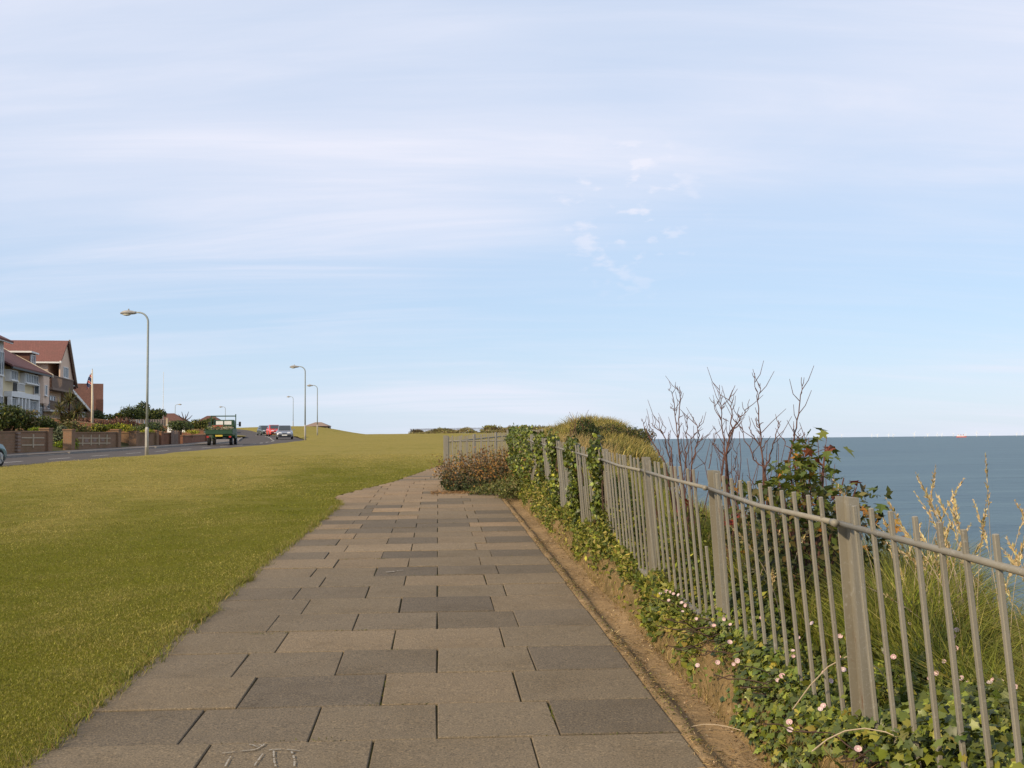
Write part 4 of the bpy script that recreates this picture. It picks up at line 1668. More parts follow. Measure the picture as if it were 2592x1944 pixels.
# ================================================================== VEGETATION
SHRUBS = {
    'S1': [
        [(1.243, 8.043, 1.293), (1.195, 8.063, 1.362), (1.147, 8.083, 1.450), (1.099, 8.103, 1.547), (1.077, 8.123, 1.609), (1.062, 8.143, 1.658)],
        [(1.116, 8.043, 1.502), (1.137, 8.063, 1.537), (1.154, 8.083, 1.568)],
        [(1.307, 8.227, 1.288), (1.286, 8.247, 1.403), (1.260, 8.267, 1.520), (1.223, 8.287, 1.565), (1.182, 8.307, 1.610), (1.167, 8.327, 1.620)],
        [(1.249, 8.227, 1.528), (1.227, 8.247, 1.591), (1.222, 8.267, 1.672)],
        [(1.249, 8.227, 1.528), (1.275, 8.247, 1.555), (1.283, 8.267, 1.586)],
        [(1.378, 8.122, 1.281), (1.366, 8.142, 1.386), (1.355, 8.162, 1.545), (1.344, 8.182, 1.731), (1.337, 8.202, 1.865), (1.300, 8.222, 1.907)],
        [(1.334, 8.122, 1.720), (1.311, 8.142, 1.739), (1.306, 8.162, 1.757)],
        [(1.343, 8.122, 1.720), (1.360, 8.142, 1.752)],
        [(1.390, 8.262, 1.357), (1.387, 8.282, 1.491), (1.403, 8.302, 1.653), (1.413, 8.322, 1.789), (1.427, 8.342, 1.871), (1.400, 8.362, 1.936)],
        [(1.414, 8.262, 1.868), (1.409, 8.282, 1.927)],
        [(1.392, 8.262, 1.661), (1.432, 8.282, 1.688)],
        [(1.390, 8.262, 1.581), (1.430, 8.282, 1.617)],
        [(1.449, 8.275, 1.267), (1.455, 8.295, 1.401), (1.461, 8.315, 1.536), (1.476, 8.335, 1.653), (1.453, 8.355, 1.699)],
        [(1.466, 8.275, 1.652), (1.488, 8.295, 1.679)],
        [(1.433, 7.939, 1.276), (1.464, 7.959, 1.361), (1.496, 7.979, 1.490), (1.502, 7.999, 1.576), (1.472, 8.019, 1.638), (1.455, 8.039, 1.691)],
        [(1.491, 7.939, 1.576), (1.521, 7.959, 1.627), (1.539, 7.979, 1.675)],
        [(1.434, 7.939, 1.319), (1.441, 7.959, 1.490), (1.402, 7.979, 1.543)],
        [(1.437, 7.939, 1.490), (1.476, 7.959, 1.533), (1.498, 7.979, 1.559)],
        [(1.488, 7.939, 1.455), (1.519, 7.959, 1.490), (1.536, 7.979, 1.515)],
        [(1.278, 7.908, 1.295), (1.262, 7.928, 1.423), (1.249, 7.948, 1.492), (1.258, 7.968, 1.544)],
    ],
    'S2': [
        [(1.642, 7.602, 1.201), (1.640, 7.622, 1.323), (1.632, 7.642, 1.488), (1.622, 7.662, 1.604), (1.625, 7.682, 1.713), (1.626, 7.702, 1.797), (1.625, 7.722, 1.907)],
        [(1.604, 7.602, 1.719), (1.580, 7.622, 1.782)],
        [(1.608, 7.602, 1.710), (1.633, 7.622, 1.744), (1.647, 7.642, 1.774)],
        [(1.606, 7.602, 1.628), (1.566, 7.622, 1.711), (1.556, 7.642, 1.787)],
        [(1.619, 7.602, 1.644), (1.668, 7.622, 1.620)],
        [(1.562, 7.256, 1.370), (1.593, 7.276, 1.488), (1.615, 7.296, 1.566), (1.625, 7.316, 1.662), (1.620, 7.336, 1.750), (1.630, 7.356, 1.822), (1.668, 7.376, 1.883)],
        [(1.563, 7.241, 1.378), (1.606, 7.261, 1.527), (1.652, 7.281, 1.597), (1.689, 7.301, 1.645), (1.726, 7.321, 1.685), (1.752, 7.341, 1.721)],
        [(1.675, 7.241, 1.644), (1.653, 7.261, 1.668)],
        [(1.659, 7.241, 1.620), (1.692, 7.261, 1.679)],
        [(1.645, 7.697, 1.355), (1.588, 7.717, 1.422), (1.576, 7.737, 1.472), (1.590, 7.757, 1.539)],
        [(1.522, 7.697, 1.256), (1.554, 7.717, 1.389), (1.573, 7.737, 1.530)],
        [(1.651, 7.697, 1.438), (1.606, 7.717, 1.505), (1.583, 7.737, 1.572)],
        [(1.713, 7.697, 1.238), (1.736, 7.717, 1.320), (1.777, 7.737, 1.453)],
        [(1.693, 7.697, 1.454), (1.733, 7.717, 1.562), (1.748, 7.737, 1.638)],
    ],
    'S3': [
        [(1.746, 6.882, 1.225), (1.739, 6.902, 1.336), (1.737, 6.922, 1.485), (1.733, 6.942, 1.606), (1.734, 6.962, 1.750), (1.726, 6.982, 1.849), (1.725, 7.002, 1.949)],
        [(1.715, 6.882, 1.754), (1.732, 6.902, 1.815), (1.742, 6.922, 1.872)],
        [(1.717, 6.882, 1.560), (1.705, 6.902, 1.598), (1.703, 6.922, 1.628)],
        [(1.721, 6.882, 1.575), (1.753, 6.902, 1.597)],
        [(1.724, 6.882, 1.515), (1.699, 6.902, 1.542)],
        [(1.725, 6.882, 1.515), (1.756, 6.902, 1.541)],
        [(1.788, 7.102, 1.409), (1.752, 7.122, 1.470), (1.727, 7.142, 1.525), (1.710, 7.162, 1.571)],
        [(1.734, 6.886, 1.292), (1.680, 6.906, 1.337), (1.629, 6.926, 1.472), (1.606, 6.946, 1.607)],
        [(1.773, 6.983, 1.274), (1.819, 7.003, 1.371), (1.865, 7.023, 1.484), (1.895, 7.043, 1.560), (1.921, 7.063, 1.610)],
        [(1.879, 6.983, 1.560), (1.884, 7.003, 1.613)],
        [(1.758, 6.983, 1.417), (1.798, 7.003, 1.470)],
        [(1.751, 6.983, 1.455), (1.731, 7.003, 1.493)],
    ],
    'S4': [
        [(1.782, 6.390, 1.305), (1.812, 6.410, 1.449), (1.848, 6.430, 1.553), (1.875, 6.450, 1.693), (1.895, 6.470, 1.799), (1.906, 6.490, 1.885)],
        [(1.814, 6.390, 1.470), (1.821, 6.410, 1.518), (1.828, 6.430, 1.578)],
        [(1.821, 6.390, 1.470), (1.851, 6.410, 1.490), (1.872, 6.430, 1.518)],
        [(1.795, 6.390, 1.415), (1.774, 6.410, 1.443), (1.763, 6.430, 1.484)],
        [(1.872, 6.390, 1.324), (1.895, 6.410, 1.441), (1.897, 6.430, 1.525)],
        [(1.889, 6.390, 1.442), (1.868, 6.410, 1.469), (1.854, 6.430, 1.497)],
        [(1.890, 6.390, 1.455), (1.907, 6.410, 1.483)],
        [(1.872, 6.390, 1.324), (1.921, 6.410, 1.358), (1.955, 6.430, 1.371)],
    ],
}
FLOWERS = [(1.445, 5.378, 0.528), (1.332, 5.353, 0.487), (1.533, 5.962, 0.583), (1.498, 5.008, 0.518), (1.392, 4.883, 0.475), (1.513, 4.633, 0.529), (1.312, 4.698, 0.450), (1.285, 4.597, 0.448), (1.430, 4.407, 0.483), (1.206, 4.495, 0.385), (1.185, 4.495, 0.365), (1.399, 4.309, 0.460), (1.406, 4.274, 0.459), (1.424, 4.208, 0.478), (1.333, 4.303, 0.440), (1.244, 4.031, 0.373), (1.219, 3.991, 0.372), (1.140, 4.156, 0.276), (1.131, 4.121, 0.256), (2.072, 4.768, 0.632), (1.936, 4.370, 0.602), (1.912, 4.348, 0.581), (1.818, 4.125, 0.576), (1.761, 4.003, 0.552), (1.715, 3.999, 0.552), (1.639, 3.890, 0.530), (1.617, 3.902, 0.510), (1.704, 3.817, 0.528), (1.693, 3.746, 0.526), (1.776, 3.722, 0.545), (1.746, 3.682, 0.544), (1.791, 3.700, 0.545), (1.695, 3.581, 0.542), (1.662, 3.425, 0.518), (1.427, 3.514, 0.420), (1.449, 3.555, 0.441), (1.550, 3.432, 0.478), (1.555, 3.405, 0.477), (1.606, 3.303, 0.495), (1.439, 3.367, 0.436), (1.427, 3.354, 0.416), (1.426, 3.319, 0.415), (1.622, 3.236, 0.473), (1.607, 4.237, 0.518), (1.597, 4.300, 0.520), (1.320, 4.175, 0.437), (1.493, 3.288, 0.454), (1.225, 3.587, 0.342), (1.805, 3.627, 0.543), (1.981, 4.963, 0.617), (1.821, 4.598, 0.588), (1.003, 6.767, 0.403), (1.017, 6.602, 0.439), (1.040, 6.589, 0.439), (1.051, 6.518, 0.437), (1.057, 6.365, 0.453), (1.017, 6.504, 0.397), (1.051, 6.214, 0.429), (1.059, 6.121, 0.427), (1.044, 6.144, 0.387), (1.071, 5.832, 0.399), (1.167, 5.521, 0.451), (1.169, 5.375, 0.448), (1.132, 5.229, 0.384), (0.952, 5.165, 0.282), (1.065, 5.221, 0.284), (1.122, 5.012, 0.338), (1.104, 5.020, 0.319), (1.255, 5.620, 0.474), (1.115, 5.540, 0.412), (1.203, 4.490, 0.385)]
r = np.random.default_rng(77)


def shell_points(c, rad, n, r, lumps=7, fill=.35, zmin=None):
    """points through an uneven crown made of several overlapping lumps"""
    c = np.array(c, float)
    rad = np.array(rad, float)
    lc = r.normal(size=(lumps, 3))
    lc /= np.linalg.norm(lc, axis=1)[:, None]
    lc[:, 2] = lc[:, 2] * .8 - .12
    lc = lc * r.uniform(.35, .68, (lumps, 1))
    lr = r.uniform(.38, .62, lumps)
    k = r.integers(0, lumps, n)
    d = r.normal(size=(n, 3))
    d /= np.linalg.norm(d, axis=1)[:, None]
    q = lc[k] + d * (lr[k] * (1 - fill * r.random(n) ** 1.5))[:, None]
    nn = d.copy()
    p = c + q * rad
    if zmin is not None:
        p[:, 2] = np.maximum(p[:, 2], zmin + r.random(n) * .05)
    return p, nn


def shrub(name, label, c, rad, cols, n, size, group=None, shape=SH_LEAF, trunk=None, cat='shrub', lumps=8, seed=0, stems=5, bark='bark', spread=.7):
    rr = np.random.default_rng(100 + seed)
    gzv = c[2] - rad[2]
    root = thing(name, label, cat, (c[0], c[1], gzv), 0, group)
    p, nn = shell_points((0, 0, rad[2]), rad, n, rr, lumps, zmin=.02)
    leafcloud('crown' if cat == 'tree' else 'foliage', p, nn, rr.uniform(.6, 1.3, n) * size, pick(cols, n, rr, .3), M['leaf'], root, shape, spread, rr)
    m = MB()
    for k in range(stems):
        a = rr.uniform(0, 6.28)
        e = rr.uniform(.2, .6)
        x, y = e * rad[0] * math.cos(a), e * rad[1] * math.sin(a)
        hh = rad[2] * rr.uniform(1.0, 1.55)
        m.tube([(x * .12, y * .12, -.3), (x * .4, y * .4, hh * .4), (x, y, hh)], [.035 * rad[2] + .01, .025 * rad[2] + .006, .006], 6)
    m.build('trunk' if cat == 'tree' else 'stems', M[bark], root)
    return root


G_OLIVE = [(.085, .095, .018), (.055, .070, .016), (.12, .115, .025), (.04, .052, .014)]
G_DARK = [(.055, .075, .022), (.035, .052, .018), (.085, .10, .028), (.045, .058, .026)]
G_BRIGHT = [(.16, .20, .015), (.11, .16, .012), (.22, .23, .02), (.07, .11, .012)]
G_YEL = [(.26, .25, .02), (.20, .21, .018), (.32, .29, .03), (.09, .12, .015)]
G_BROWN = [(.16, .11, .05), (.11, .085, .04), (.20, .14, .065), (.07, .065, .025)]
G_RED = [(.085, .045, .03), (.12, .055, .035), (.06, .045, .022), (.15, .06, .04)]
GG = 'shrubs in the front gardens'


def at(px, py, D):
    """helper for the gardens: bearing and height angle at a given distance"""
    return Vector(((px - 1296) / 2500 * D, D, EYE + (1114.5 + (1296 - px) * .00995 - py) * D / 2500))


def gshrub(label, px0, px1, py0, py1, D, cols, n, size, seed, name='garden_shrub', shape=SH_LEAF, cat='shrub', lumps=8, group=GG, spread=.7):
    a, b = at(px0, py1, D), at(px1, py0, D)
    rx, rz = (b.x - a.x) / 2, (b.z - a.z) / 2
    cols = [tuple(x * 1.35 for x in c) for c in cols]
    return shrub(name, label, ((a.x + b.x) / 2, D + rx * .4, a.z + rz), (rx * 1.25, max(rx * .9, .5), rz * 1.2), cols, n, size, group, shape, cat=cat, lumps=lumps, seed=seed, spread=spread)


gshrub('dark green garden shrub above the long brown wall at the picture edge', -30, 48, 1018, 1100, 56, G_OLIVE + G_DARK, 2600, .16, 1)
gshrub('straw brown shrub before the white porch', 38, 92, 1032, 1098, 57, G_BROWN + G_OLIVE, 2000, .15, 2)
gshrub('olive shrub between the porch and the spiky palm', 84, 140, 1050, 1104, 58, G_OLIVE, 2000, .15, 3)
gshrub('low grass green plant on top of the stone cross wall', 66, 112, 1082, 1096, 53.5, G_BRIGHT, 700, .10, 4)
gshrub('grey green bush in the gap between the brown walls', 128, 172, 1078, 1128, 57, [(.10, .11, .06), (.07, .085, .045), (.13, .14, .08)], 1600, .13, 5)
gshrub('bright green bush filling the gap between the brown walls', 134, 184, 1106, 1144, 55.6, G_BRIGHT, 2200, .11, 6)
gshrub('yellow green hedge on top of the lattice panel wall', 218, 268, 1068, 1096, 63, G_YEL + G_OLIVE, 1800, .12, 7)
gshrub('yellow shrub at the end of the lattice panel wall', 262, 320, 1072, 1092, 64.5, G_YEL, 1400, .12, 8)
gshrub('olive and yellow shrub beside the low orange wall', 314, 348, 1078, 1118, 66.5, G_OLIVE + G_YEL[:2], 1400, .12, 9)
gshrub('dark evergreen shrub behind the nearest street lamp', 338, 412, 1066, 1098, 71, G_DARK, 2200, .13, 10)
gshrub('small yellow green plant on the dark brick wall', 354, 392, 1086, 1096, 67, G_YEL, 500, .09, 11)
gshrub('dark bushy shrub above the orange brick wall', 424, 482, 1060, 1094, 80, G_DARK, 1800, .15, 12)
gshrub('yellow green plant on the low red brick wall', 468, 500, 1088, 1098, 78, G_YEL, 400, .10, 13)
gshrub('round olive bush above the red boundary wall', 478, 528, 1054, 1088, 97, G_OLIVE, 1500, .18, 14)
gshrub('dark green bush at the foot of the brown tiled house', 232, 264, 1036, 1066, 100, G_DARK, 1200, .2, 15)
gshrub('low red brown hedge behind the lattice panel wall', 180, 262, 1054, 1088, 82, G_RED, 2600, .15, 16, name='hedge')
gshrub('red brown hedge in front of the grey board fence', 250, 342, 1056, 1086, 84, G_RED, 2600, .15, 17, name='hedge')
gshrub('brown and green plants under the spiky palm', 150, 214, 1062, 1112, 60, G_BROWN + G_OLIVE, 2200, .14, 18)
gshrub('spiky dark conifer beside the grey board fence', 303, 352, 1024, 1068, 104, G_DARK, 1900, .28, 19, name='garden_tree', shape=SH_LONG, cat='tree', lumps=11, group='trees behind the gardens')
gshrub('tall dark tree behind the nearest street lamp column', 338, 374, 1016, 1066, 108, G_DARK, 1900, .26, 20, name='garden_tree', cat='tree', lumps=10, group='trees behind the gardens')
gshrub('rounded green tree beneath the thin mast', 366, 418, 1034, 1068, 106, G_OLIVE + G_DARK, 1900, .25, 21, name='garden_tree', cat='tree', lumps=9, group='trees behind the gardens')
gshrub('pale green tree left of the dark conifer', 266, 310, 1042, 1068, 104, G_OLIVE + G_YEL[:1], 1400, .22, 22, name='garden_tree', cat='tree', group='trees behind the gardens')
gshrub('dark small tree beside the bungalow roof', 516, 540, 1056, 1090, 120, G_DARK, 900, .25, 23, name='garden_tree', cat='tree', group='trees behind the gardens')
# bare pollard
bp = at(466, 1085, 110)
bt = thing('bare_tree', 'small bare pollarded tree above the dark shrub', 'tree', bp, 0, 'trees behind the gardens')
m = MB()
m.tube([(0, 0, -.5), (0, 0, .9)], [.12, .09], 6)
for (dx, dz) in ((-.7, 1.6), (-.35, 1.9), (.1, 1.6), (.45, 1.9), (.85, 1.5)):
    m.tube([(0, 0, .85), (dx * .6, .1, dz * .75), (dx, .1, dz)], [.07, .05, .02], 5)
m.build('branches', M['bark'], bt)


def spiky(label, px, py0, py1, D, heads, seed, scale=1.0):
    rr = np.random.default_rng(300 + seed)
    base = at(px, py1, D)
    top = at(px, py0, D)
    H_ = top.z - base.z
    root = thing('spiky_palm', label, 'palm', base, 0, GG)
    m = MB()
    for (dx, hz) in heads:
        m.tube([(dx * .2, 0, -.4), (dx * .6, .05, hz * H_ * .5), (dx, .1, hz * H_)], [.10, .08, .06], 7)
    m.build('trunk', M['bark'], root)
    for (dx, hz) in heads:
        n = 130
        d = rr.normal(size=(n, 3))
        d[:, 2] = np.abs(d[:, 2]) * .9 - .25
        d /= np.linalg.norm(d, axis=1)[:, None]
        L = rr.uniform(.65, 1.05, n) * scale
        c0 = np.array([dx, .1, hz * H_])
        base_ = np.repeat(c0[None], n, 0) + d * .05
        side = np.cross(d, [0, 0, 1.0])
        side /= np.linalg.norm(side, axis=1)[:, None] + 1e-6
        mid = c0 + d * (L * .55)[:, None]
        tip = c0 + d * L[:, None] + np.array([0, 0, -1.0]) * (L * .28 * (1 - d[:, 2]))[:, None]
        w = .03
        V = np.stack([base_ - side * w * .5, base_ + side * w * .5, mid - side * w, mid + side * w, tip], 1)
        F = np.array([(0, 1, 3), (0, 3, 2), (2, 3, 4)])
        FF = (F[None] + (np.arange(n) * 5)[:, None, None]).reshape(-1, 3)
        cc_ = np.repeat(pick([(.11, .11, .035), (.16, .14, .05), (.07, .08, .03), (.22, .17, .07)], n, rr), 5, axis=0)
        link('frond_head', npmesh('frond_head', V.reshape(-1, 3), FF, cc_), M['leaf'], root)
    return root


spiky('tall spiky garden palm in front of the gabled house', 172, 992, 1118, 63, [(0, .80), (-.55, .62), (.55, .58), (.15, .45), (-.3, .38)], 1, 1.0)
spiky('smaller spiky palm at the picture edge beside the white porch', 22, 1040, 1104, 57, [(0, .7), (-.5, .5), (.45, .55)], 2, .8)

# ------------------------------------------------------------------ mown grass
lam = 230000.0
N = 900000
D_ = np.exp(r.uniform(math.log(3.0), math.log(40.0), N))
X_ = r.uniform(-.56, .12, N) * D_
N2 = 420000
D2 = np.exp(r.uniform(math.log(1.5), math.log(40.0), N2))
X2 = -.54 * D2 - r.random(N2) * (.45 * D2 + 1.5)
D_, X_ = np.concatenate([D_, D2]), np.concatenate([X_, X2])
N += N2
keep = (X_ < XPL(D_) + r.normal(-.01, .02, N)) & (X_ > XE(D_) + .1)
keep &= r.random(N) < .9
D_, X_ = D_[keep], X_[keep]
n = len(D_)
base = np.stack([X_, D_, ground_z(X_, D_) - .003 + .012 * W_LUMP(np.stack([X_, D_], -1)) * np.clip((XPL(D_) - X_) / .6, 0, 1)], 1)
pv = W_PATCH(base[:, :2]) * .5 + .35 * wob(10, 9, 3, 12)(base[:, :2])
far_ = np.clip((D_ - 9) / 17, 0, 1) * np.maximum(np.clip((-2.2 - (X_ * PC + D_ * PS)) / 3.3, 0, 1), np.clip((D_ - 24) / 14, 0, 1))
sk = wob(9, 19, .5, 2.2)(np.stack([X_ * 2.2 + D_ * .8, D_ * .35], 1))
dryness = np.clip(.29 + .30 * pv + .20 * np.maximum(sk, -.6) + .40 * far_ + r.normal(0, .24, n), 0, 1)[:, None]
edge = np.exp(-np.clip(XPL(D_) - X_, 0, 9) / .12)
dryness = np.clip(dryness + .45 * edge[:, None] * r.random((n, 1)), 0, 1)
ca = np.array((.145, .158, .013)) * (1 - dryness) + np.array((.37, .30, .095)) * dryness
ca = ca * np.exp(r.normal(0, .3, (n, 1)))
hgt = r.uniform(.009, .022, n) * (1 + .7 * edge * r.random(n)) * (.95 + .15 * pv)
hgt = np.clip(hgt, .008, .07)
blades('lawn_grass', base, hgt, (.0018 + .00032 * D_), 1.0, ca, M['grassblade'], r=r)
bpy.data.objects['lawn_grass']['label'] = 'short mown summer grass covering the lawn beside the path'
bpy.data.objects['lawn_grass']['category'] = 'grass'

# longer tufts along the lawn edge and in the paving joints
tv = np.concatenate([r.uniform(3.5, 18, 1300), r.normal(7.6, .15, 120), r.normal(9.2, .12, 90)])
tu = xy2uv(XPL(tv), tv)[0] + r.normal(-.015, .035, len(tv)) + .06 * np.maximum(0, np.sin(tv * 6.3) * np.sin(tv * 2.1))
nb = 6
bx_ = np.repeat(np.stack([tu, tv], 1), nb, 0) + r.normal(0, .012, (len(tv) * nb, 2))
x_, y_ = uv2xy(bx_[:, 0], bx_[:, 1])
base = np.stack([x_, y_, ZC(y_) - .01], 1)
blades('lawn_edge_tufts', base, r.uniform(.03, .085, len(base)), .004, 1.1, pick([(.20, .20, .03), (.33, .26, .09), (.14, .16, .02)], len(base), r), M['grassblade'], r=r)
jt = []
for (u0, v0, cnt, sp) in ((-.31, 5.25, 40, .05), (-.3, 6.42, 40, .03), (.56, 4.95, 50, .025), (-1.2, 7.0, 40, .06), (-.013, 9.36, 20, .03), (-.6, 10.5, 25, .03), (.57, 13.3, 25, .08), (-1.04, 7.02, 20, .03), (-.61, 4.7, 20, .1), (.1, 14.9, 15, .05), (-.3, 5.6, 30, .02)):
    for k in range(cnt):
        jt.append((u0 + random.gauss(0, sp if sp > .028 else .008), v0 + random.gauss(0, .01 if sp > .028 else .12)))
for k in range(1500):                      # moss and fine grass caught in the joints between the rows
    vr = random.choice(row_v[2:24])
    u0 = random.uniform(-1.75, 1.1)
    if math.sin(u0 * 4.1 + vr * 7.7) + .6 * math.sin(u0 * 11 + vr * 3) > .45:
        jt.append((u0, vr - .029 * u0 + random.gauss(0, .003)))
jt = np.array(jt)
x_, y_ = uv2xy(jt[:, 0], jt[:, 1])
base = np.stack([x_, y_, ZC(y_) - .012], 1)
blades('joint_weeds', base, r.uniform(.012, .026, len(base)), .006, 1.2, pick([(.11, .12, .015), (.16, .15, .03), (.07, .08, .015)], len(base), r), M['grassblade'], r=r)


# ------------------------------------------------------------------ the overgrown verge
VH = lambda u: np.interp(u, [1.24, 1.42, 1.45, 1.465, 1.49, 1.53, 1.9, 2.4, 3.2], [-.055, -.045, .03, .10, .165, .19, .18, .17, .1])


def verge_xyz(u, v, h):
    x, y = u * PC - v * PS, u * PS + v * PC
    z = ZC(y) + VH(u)
    far = XCOAST(y) - x < 1.6
    zc_ = ZC(y) + .17 + DROP(XCOAST(y) - x)
    z = np.where((u > 1.9) & far, np.minimum(z, zc_ + .05), z)
    return np.stack([x, y, z + h], 1)


w_v = wob(12, 41, .8, 6)
# dry litter along the gutter and on the bank
n = 16000
v = np.exp(r.uniform(math.log(2.4), math.log(21), n))
u = np.where(r.random(n) < .45, r.normal(1.165, .03, n), r.uniform(1.22, 1.58, n))
pk = np.sin(v * 2.3) + np.sin(v * 5.9 + 1)
keep = (r.random(n) < .35 + .3 * pk)
u, v = u[keep], v[keep]
n = len(u)
pts = verge_xyz(u, v, np.where(u < 1.22, .05, .006) * 1.0)
pts[:, 2] = np.where(u < 1.215, ZC(pts[:, 1]) + .004, pts[:, 2])
leafcloud('dry_litter', pts, np.tile([0, 0, 1.0], (n, 1)), r.uniform(.015, .05, n), pick([(.36, .25, .11), (.24, .16, .07), (.45, .34, .18), (.12, .09, .04)], n, r), M['straw'], None, SH_TUFT, .35, r)
props(bpy.data.objects['dry_litter'], 'dry grass clippings and dead leaves lying along the gutter', 'litter')

# dry grass tufts rooted in the bank face
n = 5200
v = np.exp(r.uniform(math.log(2.4), math.log(20), n))
u = r.uniform(1.395, 1.52, n)
keep = r.random(n) < .45 + .4 * np.sin(v * 3.7) * np.sin(v * 1.3 + 2)
u, v = u[keep], v[keep]
n = len(u)
blades('bank_tufts', verge_xyz(u, v, -.015), r.uniform(.03, .12, n), .004, 1.3, pick([(.40, .29, .12), (.30, .22, .09), (.15, .15, .03), (.20, .16, .06)], n, r), M['grassblade'], r=r)
# crumbs of soil and small stones in the gutter
n = 1800
v = np.exp(r.uniform(math.log(2.6), math.log(14), n))
u = np.where(r.random(n) < .6, r.normal(1.40, .02, n), r.uniform(1.23, 1.44, n))
leafcloud('soil_crumbs', verge_xyz(u, v, .004), np.tile([0, 0, 1.0], (n, 1)), r.uniform(.006, .02, n), pick([(.24, .16, .08), (.16, .11, .06), (.34, .26, .17)], n, r), M['straw'], None, SH_LEAF, .9, r)

# moss and small weeds on the path edge
n = 2600
v = np.exp(r.uniform(math.log(2.6), math.log(12), n))
u = r.normal(1.165, .022, n)
keep = r.random(n) < .5 + .5 * np.sin(v * 3.1 + 1) * np.sin(v * 7)
u, v = u[keep], v[keep]
n = len(u)
pts = verge_xyz(u, v, 0)
pts[:, 2] = ZC(pts[:, 1]) + r.uniform(-.01, .008, n)
leafcloud('edge_moss', pts, np.tile([0, 0, 1.0], (n, 1)), r.uniform(.008, .02, n), pick([(.16, .15, .03), (.10, .105, .02), (.22, .19, .06), (.05, .05, .02)], n, r), M['leaf'], None, SH_LEAF, .5, r)

IVYC = [(.125, .150, .020), (.080, .105, .016), (.18, .195, .024), (.045, .065, .012), (.24, .22, .03)]
IVYW = [.32, .28, .16, .18, .06]


def ivy_surface(n, v0, v1, r, umin=1.45, umax=2.0, hmax=.16, lump=.12):
    v = v0 + (v1 - v0) * r.random(n)
    u = umin + (umax - umin) * r.random(n)
    L_ = np.clip(.55 + .45 * w_v(np.stack([u * 2.2, v], 1)), 0.02, 1.5)
    h = hmax * L_ * (.15 + .85 * r.random(n) ** .6) * np.clip((u - umin + .08) / .25, .15, 1)
    return u, v, h, L_


# near ivy on the bank by the closest posts
ivy1 = thing('ivy_plant', 'glossy ivy spilling over the bank below the nearest railing posts', 'ivy', P(1.6, 4.0, .2), 0, 'ivy along the railing')
IO = np.array(ivy1.location)
n = 21000
u, v, h, L_ = ivy_surface(n, 2.2, 6.8, r, 1.42, 2.05, .27)
cut = (u < 1.44 + .10 * np.clip(np.sin(v * 2.4 + .6) + .3 * np.sin(v * 9), -1, 1) + .05) & (r.random(n) < .92)
cut |= (u < 1.56) & (v > 5.0) & (v < 6.4) & (r.random(n) < .2)
u, v, h = u[~cut], v[~cut], h[~cut]
pts = verge_xyz(u, v, h) - IO
n = len(pts)
nn = np.tile([-.55, -.25, .8], (n, 1))
leafcloud('ivy_leaves', pts, nn, r.uniform(.022, .050, n), pick(IVYC, n, r, .28, IVYW), M['ivyleaf'], ivy1, SH_IVY, .55, r, droop=.5)
m = MB()
for k in range(46):
    vv0 = random.uniform(2.4, 6.6)
    uu = random.uniform(1.5, 1.75)
    p0 = Vector(verge_xyz(np.array([uu]), np.array([vv0]), np.array([.06]))[0] - IO)
    pts_ = [p0]
    a = random.uniform(-1.2, 1.2) + math.pi * (random.random() < .5)
    for s in range(5):
        p0 = p0 + Vector((-.05 * abs(math.cos(a)) - .01, .06 * math.sin(a), random.uniform(-.03, .03)))
        pts_.append(p0)
    m.tube(pts_, .0028, 4, False)
m.build('ivy_stems', M['bark'], ivy1)['kind'] = 'stuff'
# largest near leaves, each on its own
S, F = SH_IVY
ivy_me = bpy.data.meshes.new('ivy_leaf')
ivy_me.from_pydata([tuple(p) for p in S], [], [tuple(int(i) for i in t) for t in F])
ivy_me.materials.append(M['ivysingle'])
u, v, h, L_ = ivy_surface(900, 2.7, 5.0, r, 1.46, 1.9, .24)
k = 0
for i in range(900):
    if k >= 280:
        break
    p = verge_xyz(u[i:i + 1], v[i:i + 1], h[i:i + 1] + .012)[0] - IO
    o = bpy.data.objects.new('ivy_leaf', ivy_me)
    COL.objects.link(o)
    o.parent = ivy1
    o.location = p
    o.scale = (random.uniform(.03, .055),) * 3
    o.rotation_euler = (random.gauss(0, .6), random.gauss(-.35, .5), random.uniform(0, 6.28))
    k += 1

# undergrowth in front of and behind the railing, all along
n = 70000
v = np.exp(r.uniform(math.log(5.6), math.log(21.5), n))
u = r.uniform(1.43, 2.0, n)
L_ = np.clip(.6 + .5 * w_v(np.stack([u * 2, v], 1)), .05, 1.6)
hm = np.interp(v, [5.6, 7, 9, 10, 14, 20], [.20, .30, .36, .48, .58, .6])
h = hm * L_ * r.random(n) ** .7 * np.clip((u - 1.42) / .22, .2, 1)
edge = 1.475 + .04 * np.sin(v * 1.7) + .03 * np.sin(v * 5.3)
edge = np.where(v < 12.5, edge, edge - .05)
keep = (u > edge) | (r.random(n) < .08)
u, v, h = u[keep], v[keep], h[keep]
n = len(u)
nn = np.tile([-.5, -.3, .75], (n, 1))
leafcloud('undergrowth', verge_xyz(u, v, h), nn, r.uniform(.025, .06, n), pick([(.15, .17, .022), (.10, .125, .018), (.22, .22, .032), (.28, .235, .06), (.06, .08, .014)], n, r, .3), M['leaf'], None, SH_LEAF, .8, r)
props(bpy.data.objects['undergrowth'], 'mixed green weeds crowding the bank under the railing', 'weeds')

